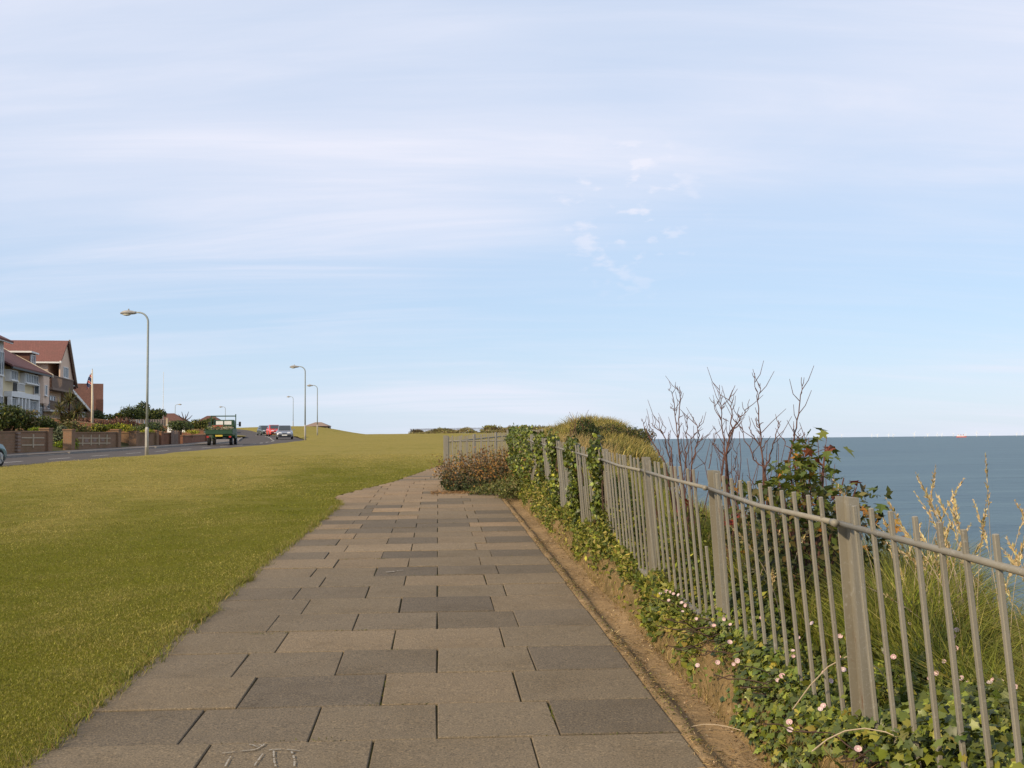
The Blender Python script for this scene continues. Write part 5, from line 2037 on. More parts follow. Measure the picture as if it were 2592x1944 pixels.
# long grass beyond the railing
n = 90000
v = np.exp(r.uniform(math.log(1.2), math.log(21), n))
u = r.uniform(1.72, 4.6, n)
x_, y_ = u * PC - v * PS, u * PS + v * PC
dc = XCOAST(y_) - x_
keep = dc > -.35
u, v = u[keep], v[keep]
n = len(u)
L_ = np.clip(.7 + .45 * w_v(np.stack([u * 1.7, v * 1.2], 1)), .15, 1.6)
base = verge_xyz(u, v, 0)
hh = (.20 + .34 * r.random(n)) * L_ * np.interp(u, [1.7, 1.95, 2.3, 3.0, 4.2], [.28, .42, .95, 1.05, .75])
hh *= np.interp(v, [2, 3.2, 6.5, 9, 12], [1.0, 1.35, 1.35, 1.0, .9])
hh *= np.interp(XCOAST(base[:, 1]) - base[:, 0], [-.4, .4, 1.5], [.9, 1.0, 1.0])
cg = pick([(.16, .18, .024), (.23, .22, .036), (.10, .125, .02), (.40, .32, .11), (.30, .26, .06)], n, r, .3, [.36, .28, .16, .07, .13])
blades('rough_grass', base, hh, .006, .8, cg, M['grassblade'], tipcol=(.30, .25, .09), r=r)
props(bpy.data.objects['rough_grass'], 'rough green grass growing between the railing and the cliff edge', 'grass')
n = 34000
v = np.exp(r.uniform(math.log(2.2), math.log(9.5), n))
u = 2.05 + 1.5 * r.random(n) ** 1.2
x_, y_ = u * PC - v * PS, u * PS + v * PC
keep = XCOAST(y_) - x_ > .1
u, v = u[keep], v[keep]
n = len(u)
L_ = np.clip(.85 + .3 * w_v(np.stack([u * 1.7, v * 1.2], 1)), .4, 1.3)
hh = r.uniform(.34, .70, n) * L_ * np.interp(v, [2, 4, 7, 9.5], [1.0, 1.0, .85, .6])
cg = pick([(.15, .18, .022), (.21, .22, .03), (.10, .13, .018), (.36, .30, .10)], n, r, .3, [.42, .30, .20, .08])
blades('tall_grass', verge_xyz(u, v, 0), hh, .0065, .75, cg, M['grassblade'], tipcol=(.27, .25, .08), r=r)
props(bpy.data.objects['tall_grass'], 'tall green grass on the cliff edge behind the nearest railing', 'grass')
n = 17000
v = np.exp(r.uniform(math.log(1.6), math.log(11), n))
u = r.uniform(1.72, 2.9, n)
L_ = np.clip(.7 + .5 * w_v(np.stack([u * 1.7, v * 1.2], 1)), .1, 1.6)
h = (.04 + .30 * r.random(n)) * L_
leafcloud('low_weeds', verge_xyz(u, v, h), np.tile([-.4, -.3, .8], (n, 1)), r.uniform(.022, .055, n), pick([(.13, .16, .024), (.085, .11, .018), (.19, .20, .03), (.05, .07, .014)], n, r, .3), M['leaf'], None, SH_LEAF, .8, r)

# bindweed: arrow leaves and single pink flowers
bw = thing('bindweed', 'bindweed with pale pink trumpet flowers twining through the railing bank', 'bindweed', P(1.75, 4.0, .2))
BO = Vector(bw.location)
fl_me = MB()
nq = 14
ring1 = [(.55 * math.cos(2 * math.pi * k / nq), .55 * math.sin(2 * math.pi * k / nq), .12) for k in range(nq)]
ring2 = [((1.0 + .06 * (k % 2)) * math.cos(2 * math.pi * k / nq), (1.0 + .06 * (k % 2)) * math.sin(2 * math.pi * k / nq), .30 + .05 * (k % 3 == 0)) for k in range(nq)]
ring0 = [(.18 * math.cos(2 * math.pi * k / nq), .18 * math.sin(2 * math.pi * k / nq), -.35) for k in range(nq)]
fl_me.loft([ring0, ring1, ring2], False)
petal_me = fl_me.mesh('flower', True, fix=False)
petal_me.materials.append(M['petal'])
thr = MB()
for k in range(5):
    a = 2 * math.pi * k / 5
    ca_, sa_ = math.cos(a), math.sin(a)
    thr.add([(.16 * ca_ - .05 * sa_, .16 * sa_ + .05 * ca_, .03), (.16 * ca_ + .05 * sa_, .16 * sa_ - .05 * ca_, .03), (.9 * ca_, .9 * sa_, .30)], [(0, 1, 2)])
thr.add([(.3 * math.cos(2 * math.pi * k / 8), .3 * math.sin(2 * math.pi * k / 8), .05) for k in range(8)], [tuple(range(8))])
throat_me = thr.mesh('throat', fix=False)
throat_me.materials.append(M['petalmark'])
m = MB()
lp = []
for i, p in enumerate(FLOWERS):
    p = Vector(p)
    to_cam = (Vector((0, 0, EYE)) - p).normalized()
    p = p + Vector((-.012, -.02, .045))
    nrm = (Vector((-.45, -.45, .65)) * .8 + to_cam * .7 + Vector((random.gauss(0, .35), random.gauss(0, .35), random.gauss(0, .25)))).normalized()
    o = bpy.data.objects.new('flower', petal_me)
    COL.objects.link(o)
    o.parent = bw
    o.location = p - BO
    s_ = random.uniform(.0085, .0145)
    o.scale = (s_, s_ * random.uniform(.75, 1.0), s_)
    o.rotation_euler = nrm.to_track_quat('Z', 'Y').to_euler()
    t_ = bpy.data.objects.new('throat', throat_me)
    COL.objects.link(t_)
    t_.parent = o
    t_.location = (0, 0, .03)
    q = p - BO
    m.tube([q - nrm * s_ * .3, q + Vector((random.gauss(.01, .02), random.gauss(.01, .02), -.05)), q + Vector((random.gauss(.03, .03), random.gauss(.02, .03), -.13))], .0013, 4, False)
    for k in range(14):
        lp.append(q + Vector((random.gauss(.02, .06), random.gauss(.02, .08), random.gauss(-.045, .035))))
m.build('vine_stems', M['sapgreen'], bw)['kind'] = 'stuff'
lp = np.array([tuple(p) for p in lp])
leafcloud('vine_leaves', lp, np.tile([-.4, -.4, .7], (len(lp), 1)), r.uniform(.02, .035, len(lp)), pick([(.11, .135, .022), (.075, .10, .018), (.15, .165, .03)], len(lp), r), M['leaf'], bw, SH_LEAF, .6, r)

# dead curled stems lying over the ivy
for (u0, v0, L0, lab) in ((1.63, 3.95, .55, 'pale dead stem arching up against the nearest wide post'), (1.5, 3.45, .5, 'pale dead stem curling over the ivy near the gutter'), (1.33, 4.75, .45, 'thin dry twig lying in the gutter beside the paving')):
    p0 = P(u0, v0, .28 if u0 > 1.4 else -.03)
    o = thing('dead_stem', lab, 'stem', p0, 0, 'dead stems on the verge')
    m = MB()
    ph = random.uniform(0, 3)
    up = .24 if u0 > 1.6 else (.10 if u0 > 1.4 else .02)
    m.tube([(L0 * (t - .4) * .9, -.1 * t + .05 * math.sin(t * 5 + ph), up * math.sin(min(t * 1.15, 1) * math.pi)) for t in np.linspace(0, 1, 9)], [.0024, .0024, .0023, .0022, .002, .0018, .0016, .0013, .001], 5)
    m.build('stalk', M['stone'], o)

# ------------------------------------------------------------------ ivy columns climbing the railing
def ivy_col(label, v0, v1, htop, n, seed, bulge=.14, u0=UF):
    rr = np.random.default_rng(500 + seed)
    root = thing('ivy_plant', label, 'ivy', P(u0, (v0 + v1) / 2, .2), 0, 'ivy along the railing')
    o0 = np.array(root.location)
    t = rr.random(n)
    z = .1 + (htop - .1) * t ** .75 + np.where(t > .85, rr.normal(0, .05, n), 0)
    half = (v1 - v0) / 2 * (1.0 - .35 * np.abs(t - .8)) * (1 + .22 * np.sin(z * 9 + seed))
    a = rr.uniform(0, 2 * math.pi, n)
    rad = rr.random(n) ** .35
    v = (v0 + v1) / 2 + half * np.cos(a) * rad
    u = u0 - (z - .2) * LEAN + bulge * np.sin(a) * rad * (1 + .3 * np.sin(z * 14))
    x, y = u * PC - v * PS, u * PS + v * PC
    pts = np.stack([x, y, ZC(y) + z], 1) - o0
    nn = np.stack([np.sin(a) * PC - np.cos(a) * PS * .5, np.sin(a) * PS + np.cos(a) * .6, .25 + 0 * a], 1)
    leafcloud('ivy_leaves', pts, nn, rr.uniform(.020, .060, n), pick(IVYC + [(.16, .09, .035)], n, rr, .45, [.28, .32, .12, .22, .03, .03]), M['ivyleaf'], root, SH_IVY, .75, rr, droop=.6)
    m = MB()
    for k in range(7):
        vv = rr.uniform(v0, v1)
        pp = []
        for zz in np.linspace(.0, htop * .85, 6):
            p = P(u0 + .03 - (zz - .2) * LEAN + rr.normal(0, .02), vv + rr.normal(0, .04), zz)
            pp.append(p - Vector(o0))
        m.tube(pp, .008, 5, False)
    m.build('ivy_stems', M['bark'], root)['kind'] = 'stuff'
    return root


ivy_col('tall ivy mass smothering the far corner of the railing', 16.0, 20.8, 1.20, 9500, 1, .20)
ivy_col('ivy clump on the railing beside the tall corner mass', 14.45, 15.2, 1.16, 2300, 2, .09)
ivy_col('ivy clump on the railing, third from the far corner', 12.85, 13.4, 1.19, 2300, 3, .085)
ivy_col('ivy clump on the railing, fourth from the far corner', 11.0, 11.5, 1.17, 2200, 4, .085)
ivy_col('slim ivy clump on the railing nearest the open pickets', 9.3, 9.72, 1.17, 2000, 5, .075)

# ------------------------------------------------------------------ rust brown weeds before the cross railing
rb = thing('rust_brown_weeds', 'clump of rust brown dried weeds in front of the short cross railing', 'weeds', P(.85, 20.6, 0))
RO = np.array(rb.location)
rr = np.random.default_rng(91)
m = MB()
P1, N1, C1, P2, C2 = [], [], [], [], []
for k in range(150):
    u0, v0 = rr.uniform(.14, 1.75), rr.uniform(19.3, 21.7)
    hh = rr.uniform(.35, .85) * (1 - .30 * abs(u0 - 1.0))
    if v0 < 20:
        hh *= .6
    lx, ly = rr.normal(0, .14), rr.normal(-.05, .12)
    b0 = np.array(P(u0, v0, 0)) - RO
    tip = b0 + np.array([lx, ly, hh])
    m.tube([b0, (b0 + tip) / 2 + np.array([lx * -.1, 0, .03]), tip], [.006, .005, .003], 4, False)
    kk = 60
    t = rr.random(kk)
    q = b0 + (tip - b0) * t[:, None] + rr.normal(0, .06, (kk, 3)) * (.5 + t[:, None])
    P1.append(q)
    rust = np.clip((t - .48) * 2.2 + rr.normal(0, .25) + (.25 if rr.random() < .5 else -.2), 0, 1)[:, None]
    C1.append((np.array((.045, .062, .02)) * (1 - rust) + np.array([(.30, .14, .035), (.22, .12, .05), (.38, .20, .05), (.13, .085, .05)])[rr.integers(0, 4)] * rust) * np.exp(rr.normal(0, .25, (kk, 1))))
P1, C1 = np.concatenate(P1), np.concatenate(C1)
P1[:, 2] = np.maximum(P1[:, 2], .01)
leafcloud('leaves', P1, np.tile([-.3, -.6, .6], (len(P1), 1)), rr.uniform(.03, .07, len(P1)), C1, M['leaf'], rb, SH_LEAF, 1.0, rr)
m.build('stems', M['bark'], rb)
# straw at its foot and a green tuft line
n = 1500
u, v = rr.uniform(-.15, 1.0, n), rr.normal(19.15, .22, n)
pts = np.array([P(a, b, .012) for a, b in zip(u, v)])
leafcloud('straw_litter', pts, np.tile([0, 0, 1.0], (n, 1)), rr.uniform(.03, .09, n), pick([(.40, .24, .11), (.32, .19, .09), (.22, .14, .07)], n, rr), M['straw'], None, SH_TUFT, .35, rr)
n = 5200
u, v = rr.uniform(.5, 1.6, n), rr.uniform(17.4, 20.2, n)
keep = u > 1.35 - (v - 17.2) * .42 + .12 * np.sin(v * 7)
u, v = u[keep], v[keep]
n = len(u)
pts = np.array([P(a, b, .0) for a, b in zip(u, v)])
pts[:, 2] += rr.random(n) * .32 * np.clip(u - .4, .1, 1)
leafcloud('corner_weeds', pts, np.tile([-.3, -.6, .7], (n, 1)), rr.uniform(.03, .07, n), pick([(.11, .12, .03), (.07, .085, .02), (.17, .15, .05)], n, rr, .3), M['leaf'], None, SH_LEAF, .8, rr)

# ------------------------------------------------------------------ bare shrubs beyond the railing
SL = {'S1': 'bare many-stemmed shrub beyond the railing, closest to the headland', 'S2': 'bare forked shrub behind the railing between two wide posts',
      'S3': 'bare shrub with the tallest single shoot above the sea', 'S4': 'bare slender whip rising out of the lobed-leaf sapling'}
for key, brs in SHRUBS.items():
    b0 = Vector(brs[0][0]) if key != 'S1' else Vector(brs[5][0])
    base = Vector((b0.x + .03, b0.y + .05, CT(b0.x, b0.y) - .05))
    root = thing('bare_shrub', SL[key], 'shrub', base, 0, 'bare shrubs beyond the railing')
    for bi, br in enumerate(brs):
        pts_ = [Vector(p) for p in br]
        main = len(br) > 3
        if main and pts_[0].z < 1.62:
            pts_ = [base + Vector(((pts_[0].x - base.x) * .35, (pts_[0].y - base.y) * .35, 0)), (base + pts_[0]) / 2 + Vector((random.gauss(0, .03), random.gauss(0, .03), 0))] + pts_
        L = len(pts_)
        r0 = (.0082 if main else .004)
        rad = [max(.0018, r0 * (1 - .80 * k / (L - 1))) for k in range(L)]
        m = MB()
        # fine kinks
        fine_p, fine_r = [], []
        for k in range(L - 1):
            for s in range(3):
                t = s / 3
                p = pts_[k].lerp(pts_[k + 1], t)
                if k + s > 0:
                    p = p + Vector((random.gauss(0, .004), random.gauss(0, .008), random.gauss(0, .004)))
                fine_p.append(p - base)
                fine_r.append(rad[k] + (rad[k + 1] - rad[k]) * t)
        fine_p.append(pts_[-1] - base)
        fine_r.append(rad[-1])
        m.tube(fine_p, fine_r, 6)
        # short spur twigs
        for k in range(2, len(fine_p) - 1):
            if random.random() < (.62 if main else .35):
                d = (fine_p[k + 1] - fine_p[k - 1]).normalized()
                sd = Vector((random.choice((-1, 1)) * random.uniform(.4, 1), random.uniform(-.6, .6), random.uniform(.2, .9))).normalized()
                ln_ = random.choice((random.uniform(.012, .05), random.uniform(.03, .11)))
                m.tube([fine_p[k], fine_p[k] + (sd + d * .5) * ln_ * .6, fine_p[k] + (sd + d * 1.2) * ln_], [.0028, .0022, .0014], 4)
        m.build('branch', M['redbark'], root)
# low tangle of twigs between them
tw = thing('twig_tangle', 'low tangle of bare twigs behind the railing under the tall shoots', 'shrub', (2.0, 7.6, CT(2.0, 7.6)))
TO = Vector(tw.location)
m = MB()
for k in range(70):
    y0 = random.uniform(6.6, 9.2)
    x0 = random.uniform(1.9, 2.7) - y0 * .075 + .1
    z0 = CT(x0, y0)
    p = Vector((x0, y0, z0))
    pts_ = [p]
    h_ = random.uniform(.5, 1.15)
    lean_ = random.gauss(0, .12)
    for s in range(1, 6):
        pts_.append(p + Vector((lean_ * s / 5 + random.gauss(0, .015), random.gauss(0, .02), h_ * s / 5)))
    m.tube([q - TO for q in pts_], [.006, .0055, .005, .004, .003, .002], 5, False)
    for s in (2, 3, 4):
        if random.random() < .7:
            q = pts_[s] - TO
            m.tube([q, q + Vector((random.gauss(0, .06), random.gauss(0, .04), random.uniform(.04, .12)))], [.003, .0018], 4, False)
m.build('twigs', M['redbark'], tw)

# ------------------------------------------------------------------ sapling with lobed leaves
def lobed_leaf():
    pts_ = [(0, 0)]
    for (ang, rad_) in ((-150, .35), (-110, .62), (-85, .38), (-55, .92), (-28, .48), (0, 1.05), (28, .48), (55, .92), (85, .38), (110, .62), (150, .35)):
        a = math.radians(ang)
        pts_.append((rad_ * math.cos(a) * .75 + .28, rad_ * math.sin(a) * .75))
    v = [(x, y, .16 * abs(y) - .22 * max(0, x - .4) ** 2) for x, y in pts_]
    v.append((.30, 0, -.02))
    n_ = len(pts_)
    f = [(n_, k, k + 1) for k in range(0, n_ - 1)] + [(n_, n_ - 1, 0)]
    return v, f


sap = thing('sapling', 'leafy sapling with lobed green and orange leaves behind the railing', 'shrub', (1.86, 6.2, CT(1.86, 6.2)))
SO = Vector(sap.location)
lv, lf = lobed_leaf()
leaf_mes = {}
for nm in ('sapgreen', 'saporange', 'sapred'):
    me = bpy.data.meshes.new('lobed_leaf')
    me.from_pydata(lv, [], lf)
    me.materials.append(M[nm])
    leaf_mes[nm] = me
m = MB()
stem_tips = []
for k in range(16):
    tx, ty, tz = random.uniform(-.26, .26), random.uniform(-.3, .5), random.uniform(.50, 1.12)
    tz = tz if abs(tx) < .14 else tz * .85
    pts_ = [Vector((tx * .1, ty * .1, -.1)), Vector((tx * .5, ty * .5, tz * .55)), Vector((tx, ty, tz))]
    m.tube(pts_, [.012, .008, .004], 5)
    stem_tips.append(pts_)
for (tx, tz) in ((.02, 1.14), (.14, 1.08), (-.08, 1.04)):
    pts_ = [Vector((0, 0, .2)), Vector((tx * .6, .05, .9)), Vector((tx, .08, tz))]
    m.tube(pts_, [.006, .004, .002], 5)
    stem_tips.append(pts_)
m.build('stems', M['redbark'], sap)


def put_leaf(p, nm, size):
    o = bpy.data.objects.new('leaf', leaf_mes[nm])
    COL.objects.link(o)
    o.parent = sap
    o.location = p
    s_ = size
    o.scale = (s_, s_, s_)
    a = random.uniform(0, 6.28)
    o.rotation_euler = (random.gauss(0, .4), random.uniform(.1, .9), a)


for k in range(130):
    tr_ = random.choice(stem_tips)
    t = random.random() ** .6
    p = tr_[1].lerp(tr_[2], t) + Vector((random.gauss(0, .07), random.gauss(0, .07), random.gauss(0, .05)))
    nm = random.choices(['sapgreen', 'saporange', 'sapred'], [.82, .12, .06])[0]
    put_leaf(p, nm, random.uniform(.055, .095))
for (cx0, cz0, sx_, sy_, sz_, cnt) in ((1.81, 1.33, .09, .10, .055, 55), (1.78, 1.19, .21, .18, .065, 95)):
    for k in range(cnt):
        nm = random.choices(['sapgreen', 'saporange', 'sapred'], [.86, .09, .05])[0]
        put_leaf(Vector((cx0 + random.gauss(0, sx_) * .8, 6.2 + random.gauss(0, sy_), cz0 + random.gauss(0, sz_))) - SO, nm, random.uniform(.05, .08))
# orange and red leaves showing between the pickets
for (x, y, z, nm, c) in ((1.55, 6.9, .72, 'saporange', 6), (1.95, 6.2, .75, 'saporange', 8), (1.2, 7.6, .98, 'sapred', 4), (1.45, 7.2, .92, 'sapred', 5), (2.0, 6.0, 1.05, 'saporange', 6), (2.15, 5.9, .95, 'saporange', 5), (1.05, 8.3, .55, 'saporange', 5), (1.72, 6.5, .83, 'sapgreen', 14), (1.85, 6.4, .6, 'sapgreen', 14), (1.5, 7.0, .55, 'sapgreen', 12)):
    for k in range(c):
        put_leaf(Vector((x + .10 + random.gauss(0, .08), y + random.gauss(0, .08), z + random.gauss(0, .04))) - SO, nm, random.uniform(.05, .085))
n = 2600
q = r.normal(size=(n, 3)) * np.array([.30, .5, .25]) + np.array([0, .15, .42])
q[:, 0] = np.clip(q[:, 0], -.34, .30) + r.normal(0, .03, n)
q[:, 1] = np.clip(q[:, 1], -.35, .9)
q[:, 2] = np.clip(q[:, 2], .2, .8)
leafcloud('inner_foliage', q, np.tile([-.3, -.5, .6], (n, 1)), r.uniform(.03, .07, n), pick([(.045, .06, .015), (.07, .085, .018), (.03, .04, .012), (.12, .10, .03)], n, r, .3), M['leaf'], sap, SH_LEAF, .9, r)

# ------------------------------------------------------------------ tall dry grass with seed heads
SH_SEED = (np.array([(0, 0, 0), (.5, .16, .02), (1, 0, 0), (.5, -.16, .02)]), np.array([(0, 1, 2), (0, 2, 3)]))
CL = [(2.02, 5.35, 'beside the orange leaves of the sapling', 5, 1.05), (2.05, 4.85, 'just left of the nearest wide post', 6, .95), (2.14, 4.75, 'right behind the nearest wide post', 6, .95),
      (2.28, 4.72, 'second clump to the right of the nearest wide post', 5, .95), (2.3, 5.0, 'under the low part of the sea', 7, 1.0), (2.2, 5.2, 'with the tallest plumes against the sea', 9, 1.22),
      (2.62, 4.9, 'to the right of the tallest plumes', 5, 1.1), (2.55, 4.45, 'behind the third picket from the picture edge', 5, .95), (2.30, 4.05, 'near the right edge of the picture', 7, 1.0), (2.75, 4.4, 'furthest out towards the cliff', 6, .95), (1.55, 5.9, 'low between the pickets under the sapling', 5, .75)]
for ci, (x0, y0, where, cnt, ht) in enumerate(CL):
    z0 = CT(x0, y0) - .03
    root = thing('dry_grass_clump', 'clump of straw coloured seeding grass ' + where, 'grass', (x0, y0, z0), 0, 'seeding grass clumps beyond the railing')
    for k in range(cnt):
        hh = ht * random.uniform(.62, 1.08)
        lx, ly = random.gauss(-.04, .16), random.gauss(0, .14)
        bx0, by0 = random.gauss(0, .10), random.gauss(0, .12)
        pts_ = [Vector((bx0 + lx * t ** 2.2, by0 + ly * t ** 2.2, hh * (t - .08 * t ** 3))) for t in np.linspace(0, 1, 9)]
        m = MB()
        m.tube(pts_, [.0022, .0021, .002, .0019, .0018, .0016, .0014, .001, .0007], 4, False)
        st = m.build('stalk', M['stone'], root)
        ns = 64
        t = r.uniform(.70, 1.0, ns)
        ii = t * 8
        i0 = np.minimum(ii.astype(int), 7)
        pa = np.array([tuple(p) for p in pts_])
        q = pa[i0] + (pa[i0 + 1] - pa[i0]) * (ii - i0)[:, None]
        d = np.array(pts_[8] - pts_[5])
        d /= np.linalg.norm(d)
        wd = np.sin((t - .70) / .30 * math.pi) ** .6
        tt = d + r.normal(0, .30, (ns, 3))
        tt /= np.linalg.norm(tt, axis=1)[:, None]
        nn = np.cross(tt, r.normal(size=(ns, 3)))
        nn /= np.linalg.norm(nn, axis=1)[:, None]
        bb = np.cross(nn, tt)
        sz = .009 + .020 * wd
        S, F = SH_SEED
        V = q[:, None] + sz[:, None, None] * (S[None, :, 0:1] * tt[:, None] + S[None, :, 1:2] * bb[:, None] + S[None, :, 2:3] * nn[:, None])
        FF = (F[None] + (np.arange(ns) * 4)[:, None, None]).reshape(-1, 3)
        cc_ = np.repeat(pick([(.50, .40, .20), (.42, .31, .14), (.58, .47, .27)], ns, r, .15), 4, 0)
        link('seed_head', npmesh('seed_head', V.reshape(-1, 3), FF, cc_), M['straw'], st)['kind'] = 'stuff'
    n = 40
    bb_ = np.stack([r.normal(0, .06, n), r.normal(0, .06, n), np.zeros(n)], 1)
    blades('leaf_blades', bb_, r.uniform(.25, .6, n) * ht, .006, .7, pick([(.22, .20, .05), (.36, .28, .11), (.13, .14, .03)], n, r), M['grassblade'], root, r=r)

# ------------------------------------------------------------------ headland, far scrub
n = 26000
y_ = r.uniform(33, 52, n)
x_ = r.uniform(1.0, 6.2, n)
keep = (x_ < XCOAST(y_) + .25) & (x_ > 1.2)
x_, y_ = x_[keep], y_[keep]
n = len(x_)
z_ = ZC(y_) + DROP(XCOAST(y_) - x_) + 1.0 * np.exp(-((x_ - 3.6) / 2.6) ** 2 - ((y_ - 42) / 5.5) ** 2) + .25 * np.exp(-((x_ - 1.8) / 1.6) ** 2 - ((y_ - 31) / 4) ** 2)
base = np.stack([x_, y_, z_ - .02], 1)
wp = w_v(np.stack([x_ * .8, y_ * .5], 1))
blades('headland_grass', base, r.uniform(.2, .55, n) * (1 + .25 * wp), .03, .7, pick([(.28, .235, .06), (.40, .31, .10), (.18, .17, .04), (.14, .145, .035)], n, r, .25), M['grassblade'], tipcol=(.48, .37, .14), r=r)
props(bpy.data.objects['headland_grass'], 'dry yellow grass topping the chalk headland beyond the railing', 'grass')
n = 9000
y_ = r.uniform(24, 36, n)
u_ = r.uniform(.6, 4.6, n)
x_ = u_ * PC - y_ * PS + .2
keep = x_ > XPR(y_) + .3
x_, y_ = x_[keep], y_[keep]
n = len(x_)
z_ = ZC(y_) + DROP(XCOAST(y_) - x_) + .25 * np.exp(-((x_ - 1.8) / 1.6) ** 2 - ((y_ - 31) / 4) ** 2)
blades('golden_grass', np.stack([x_, y_, z_ - .02], 1), r.uniform(.35, .85, n), .018, .6, pick([(.42, .30, .12), (.34, .24, .09), (.20, .17, .05), (.12, .12, .03)], n, r, .22), M['grassblade'], tipcol=(.52, .38, .18), r=r)
props(bpy.data.objects['golden_grass'], 'golden dry grass standing behind the short cross railing', 'grass')
SG = 'scrub on the cliff top'


def scrub(label, c, rad, cols, n, size, seed):
    return shrub('scrub_bush', label, (c[0], c[1], c[2] + rad[2] * .85), rad, cols, n, size, SG, seed=seed, lumps=9)


scrub('dark green pointed bush in front of the headland', (2.3, 33, .80), (.74, .8, .80), G_DARK + G_OLIVE[:2], 6200, .075, 60)
scrub('brownish scrub between the dark bush and the ivy', (1.35, 30, .85), (.9, .8, .42), G_BROWN + G_OLIVE, 2600, .075, 61)
scrub('olive scrub rolling over the headland edge', (4.9, 39.5, 1.1), (.9, 1.3, .55), G_OLIVE + G_BROWN[:1], 3400, .085, 62)
scrub('brown green scrub on the landward side of the headland', (3.2, 38.2, 1.3), (1.3, 1.2, .50), G_OLIVE + G_BROWN[:2], 4200, .085, 63)
scrub('low olive bush on the skyline above the cross railing', (-3.2, 146, 2.55), (2.4, 1.5, .72), [(.22, .21, .06), (.16, .165, .045), (.27, .24, .08)], 1500, .3, 64)
scrub('low olive bush on the skyline at the end of the lawn', (-11.2, 150, 2.55), (2.0, 1.4, .5), [(.22, .21, .06), (.16, .165, .045), (.27, .24, .08)], 1300, .3, 65)
scrub('small dark bush on the skyline beside the far railing', (-14.6, 150, 2.5), (1.1, 1.0, .45), [(.13, .12, .05), (.18, .16, .06)], 700, .25, 66)
scrub('olive thicket on the skyline behind the ivy corner', (2.4, 128, 2.35), (2.8, 1.5, .65), [(.22, .21, .06), (.16, .165, .045), (.27, .24, .08)], 1500, .28, 67)
n = 9000
t = r.random(n)
x_ = -15.5 + 24.5 * t
y_ = 150 - 32 * t + r.normal(0, .8, n)
hh = .42 + .2 * np.sin(t * 23) + .15 * np.sin(t * 51 + 1)
z_ = ZC(y_) - .1 + hh * r.random(n) ** .7 * np.clip(t * 6, .3, 1.2)
leafcloud('far_scrub', np.stack([x_, y_, z_], 1), np.tile([0, -.6, .6], (n, 1)), r.uniform(.12, .3, n), pick([(.20, .175, .06), (.26, .215, .085), (.15, .145, .05), (.20, .155, .09)], n, r, .25), M['leaf'], None, SH_LEAF, .8, r)
props(bpy.data.objects['far_scrub'], 'far band of brownish scrub along the skyline railing', 'scrub')
# twigs on the dark bush
m = MB()
tb = thing('bare_twigs', 'few bare twigs sticking out of the dark pointed bush', 'shrub', (2.2, 32.9, 1.4))
for k in range(9):
    x0, h0 = random.uniform(-.5, .45), random.uniform(.75, 1.15)
    m.tube([(x0, 0, 0), (x0 + random.gauss(0, .06), 0, h0 * .6), (x0 + random.gauss(0, .12), 0, h0)], [.012, .009, .005], 5)
m.build('twigs', M['redbark'], tb)

# ================================================================== CHALK DRAWING AND STAINS ON THE PAVING
def stroke(parent, name, pts_uv, w, mat):
    m = MB()
    pts_ = [Vector(uv2xy(*p)) for p in pts_uv]
    for k in range(len(pts_) - 1):
        a, b = pts_[k], pts_[k + 1]
        L = max(2, int((b - a).length / .012))
        for s in range(L):
            if random.random() < .22:
                continue
            p, q = a.lerp(b, s / L), a.lerp(b, (s + 1) / L)
            d = (q - p).normalized()
            n_ = Vector((-d.y, d.x))
            w0, w1 = w * random.uniform(.25, .6), w * random.uniform(.25, .6)
            m.add([(*(p - n_ * w0), float(ZC(p.y)) + .0075), (*(p + n_ * w1), float(ZC(p.y)) + .0075), (*(q + n_ * w0), float(ZC(q.y)) + .0075), (*(q - n_ * w1), float(ZC(q.y)) + .0075)], [(0, 1, 2, 3)])
    m.v = [tuple(Vector(p) - parent.location) for p in m.v]
    return m.build(name, mat, parent, fix=False)


CHALK = [[(-0.96, 4.54), (-0.921, 4.55), (-0.872, 4.562), (-0.827, 4.571), (-0.811, 4.591)], [(-0.863, 4.647), (-0.849, 4.642), (-0.825, 4.614), (-0.817, 4.615)], [(-0.829, 4.636), (-0.809, 4.634), (-0.798, 4.618), (-0.796, 4.651)], [(-0.813, 4.595), (-0.803, 4.612), (-0.8, 4.626)], [(-0.774, 4.552), (-0.746, 4.566), (-0.708, 4.566), (-0.668, 4.555), (-0.623, 4.536)], [(-0.911, 4.524), (-0.915, 4.477), (-0.914, 4.404), (-0.912, 4.37)], [(-0.78, 4.518), (-0.782, 4.477), (-0.787, 4.417), (-0.789, 4.365)], [(-0.738, 4.548), (-0.726, 4.478), (-0.713, 4.409), (-0.697, 4.347)], [(-0.658, 4.533), (-0.641, 4.476), (-0.625, 4.4), (-0.618, 4.339)]]
cd_ = thing('chalk_drawing', 'faint white chalk scribble on the nearest row of slabs', 'drawing', P(-.85, 4.5, 0))
for ln in CHALK:
    stroke(cd_, 'chalk_stroke', ln, .009, M['chalkline'])
ws = thing('white_smear', 'white smear on a dark slab halfway along the path', 'stain', P(-.42, 9.6, 0))
for k in range(3):
    stroke(ws, 'smear_mark', [(-.50 + .05 * k, 9.55 + .04 * k), (-.42 + .04 * k, 9.58 + .035 * k)], .03 - .007 * k, M['chalkline'])

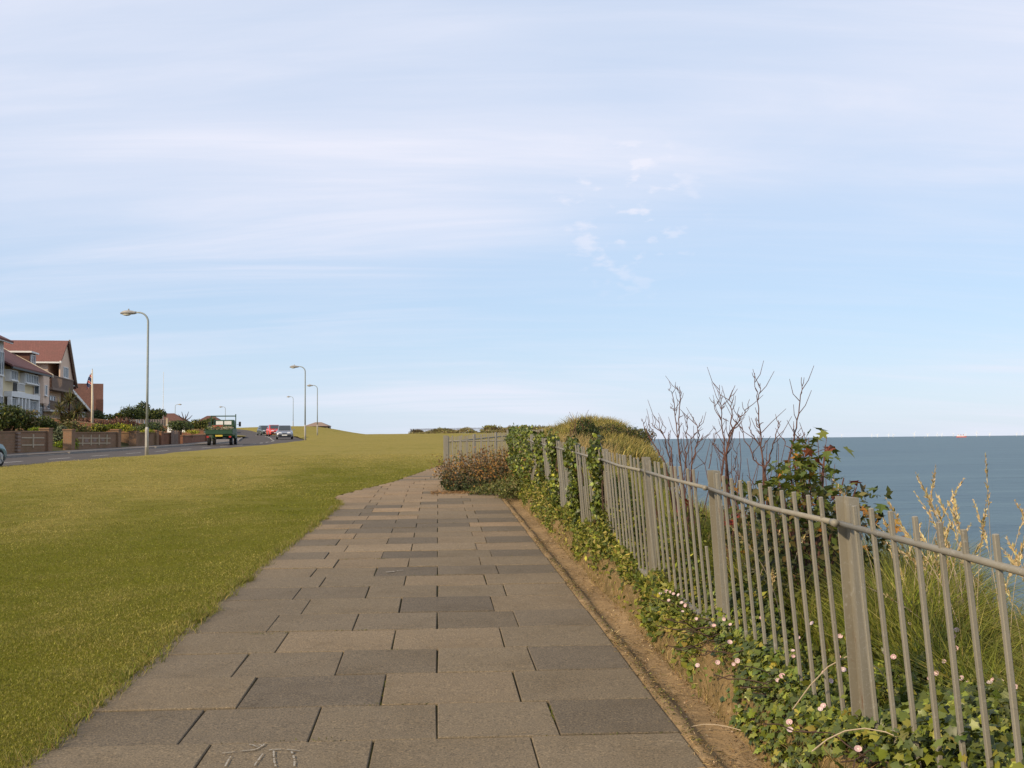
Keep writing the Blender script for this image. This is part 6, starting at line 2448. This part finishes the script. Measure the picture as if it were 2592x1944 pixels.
# ================================================================== OUT AT SEA
def turbine(px, hub, rot, D, label):
    x = (px - 1296) / 2500 * D
    root = thing('wind_turbine', label, 'wind turbine', (x, D, -18), 0, 'wind turbines on the horizon')
    MB().tube([(0, 0, 0), (0, 0, hub)], [5.0, 3.2], 8).build('tower', M['turbine'], root, smooth=True)
    MB().box(-4, 4, -7, 7, hub - 3.5, hub + 3.5).build('nacelle', M['turbine'], root)
    for k in range(3):
        a = math.radians(rot + 120 * k)
        m = MB()
        d = Vector((math.sin(a), 0, math.cos(a)))
        sd = Vector((math.cos(a), 0, -math.sin(a)))
        c0 = Vector((0, -8, hub))
        m.hexa([c0 - sd * 3.4 + Vector((0, .8, 0)), c0 + sd * 3.4 + Vector((0, .8, 0)), c0 + sd * 3.4 - Vector((0, .8, 0)), c0 - sd * 3.4 - Vector((0, .8, 0)),
                c0 + d * 44 - sd * 1.2 + Vector((0, .4, 0)), c0 + d * 44 + sd * 1.2 + Vector((0, .4, 0)), c0 + d * 44 + sd * 1.2 - Vector((0, .4, 0)), c0 + d * 44 - sd * 1.2 - Vector((0, .4, 0))])
        m.build('blade', M['turbine'], root)


TB = [(2087, 62, 10), (2128, 60, 70), (2204, 58, 0), (2218, 58, 40), (2246, 60, 20), (2258, 58, 90), (2311, 72, 35), (2345, 58, 55), (2369, 56, 0), (2381, 58, 30), (2410, 62, 80), (2441, 60, 15), (2469, 74, 5), (2502, 60, 50), (2570, 62, 25), (2584, 58, 70)]
ordn = ['first', 'second', 'third', 'fourth', 'fifth', 'sixth', 'seventh', 'eighth', 'ninth', 'tenth', 'eleventh', 'twelfth', 'thirteenth', 'fourteenth', 'fifteenth', 'sixteenth']
for i, (px, hub, rot) in enumerate(TB):
    turbine(px, hub, rot, 20000.0 if hub < 70 else 17500.0, 'tiny white wind turbine on the sea horizon, %s counting from the sapling' % ordn[i])


def ship(px, D, L, label, name, red=True):
    x = (px - 1296) / 2500 * D
    root = thing(name, label, 'ship', (x, D, -18), 0)
    m = MB()
    h = L * .11
    m.prism([(-L * .5, 0, 0), (L * .46, 0, 0), (L * .52, 0, h * 1.15), (L * .36, 0, h), (-L * .5, 0, h)], (0, L * .14, 0))
    m.build('hull', M['hullred'] if red else M['dark'], root)
    MB().box(-L * .44, L * .30, L * .02, L * .12, h + .1, h * 1.75).build('superstructure', M['shipwhite'], root)
    MB().box(-L * .40, -L * .22, L * .03, L * .11, h * 1.75 + .1, h * 2.5).build('bridge', M['shipwhite'], root)
    for k in (-.32, -.05, .2):
        MB().box(L * k - L * .022, L * k + L * .022, L * .05, L * .08, h * 1.76, h * 3.0).build('derrick', M['boardred'] if red else M['dark'], root)
    return root


ship(2431, 12000, 118, 'red and white ship on the sea horizon', 'cargo_ship')
ship(2338, 12500, 20, 'small dark vessel on the horizon left of the red and white ship', 'small_vessel', False)
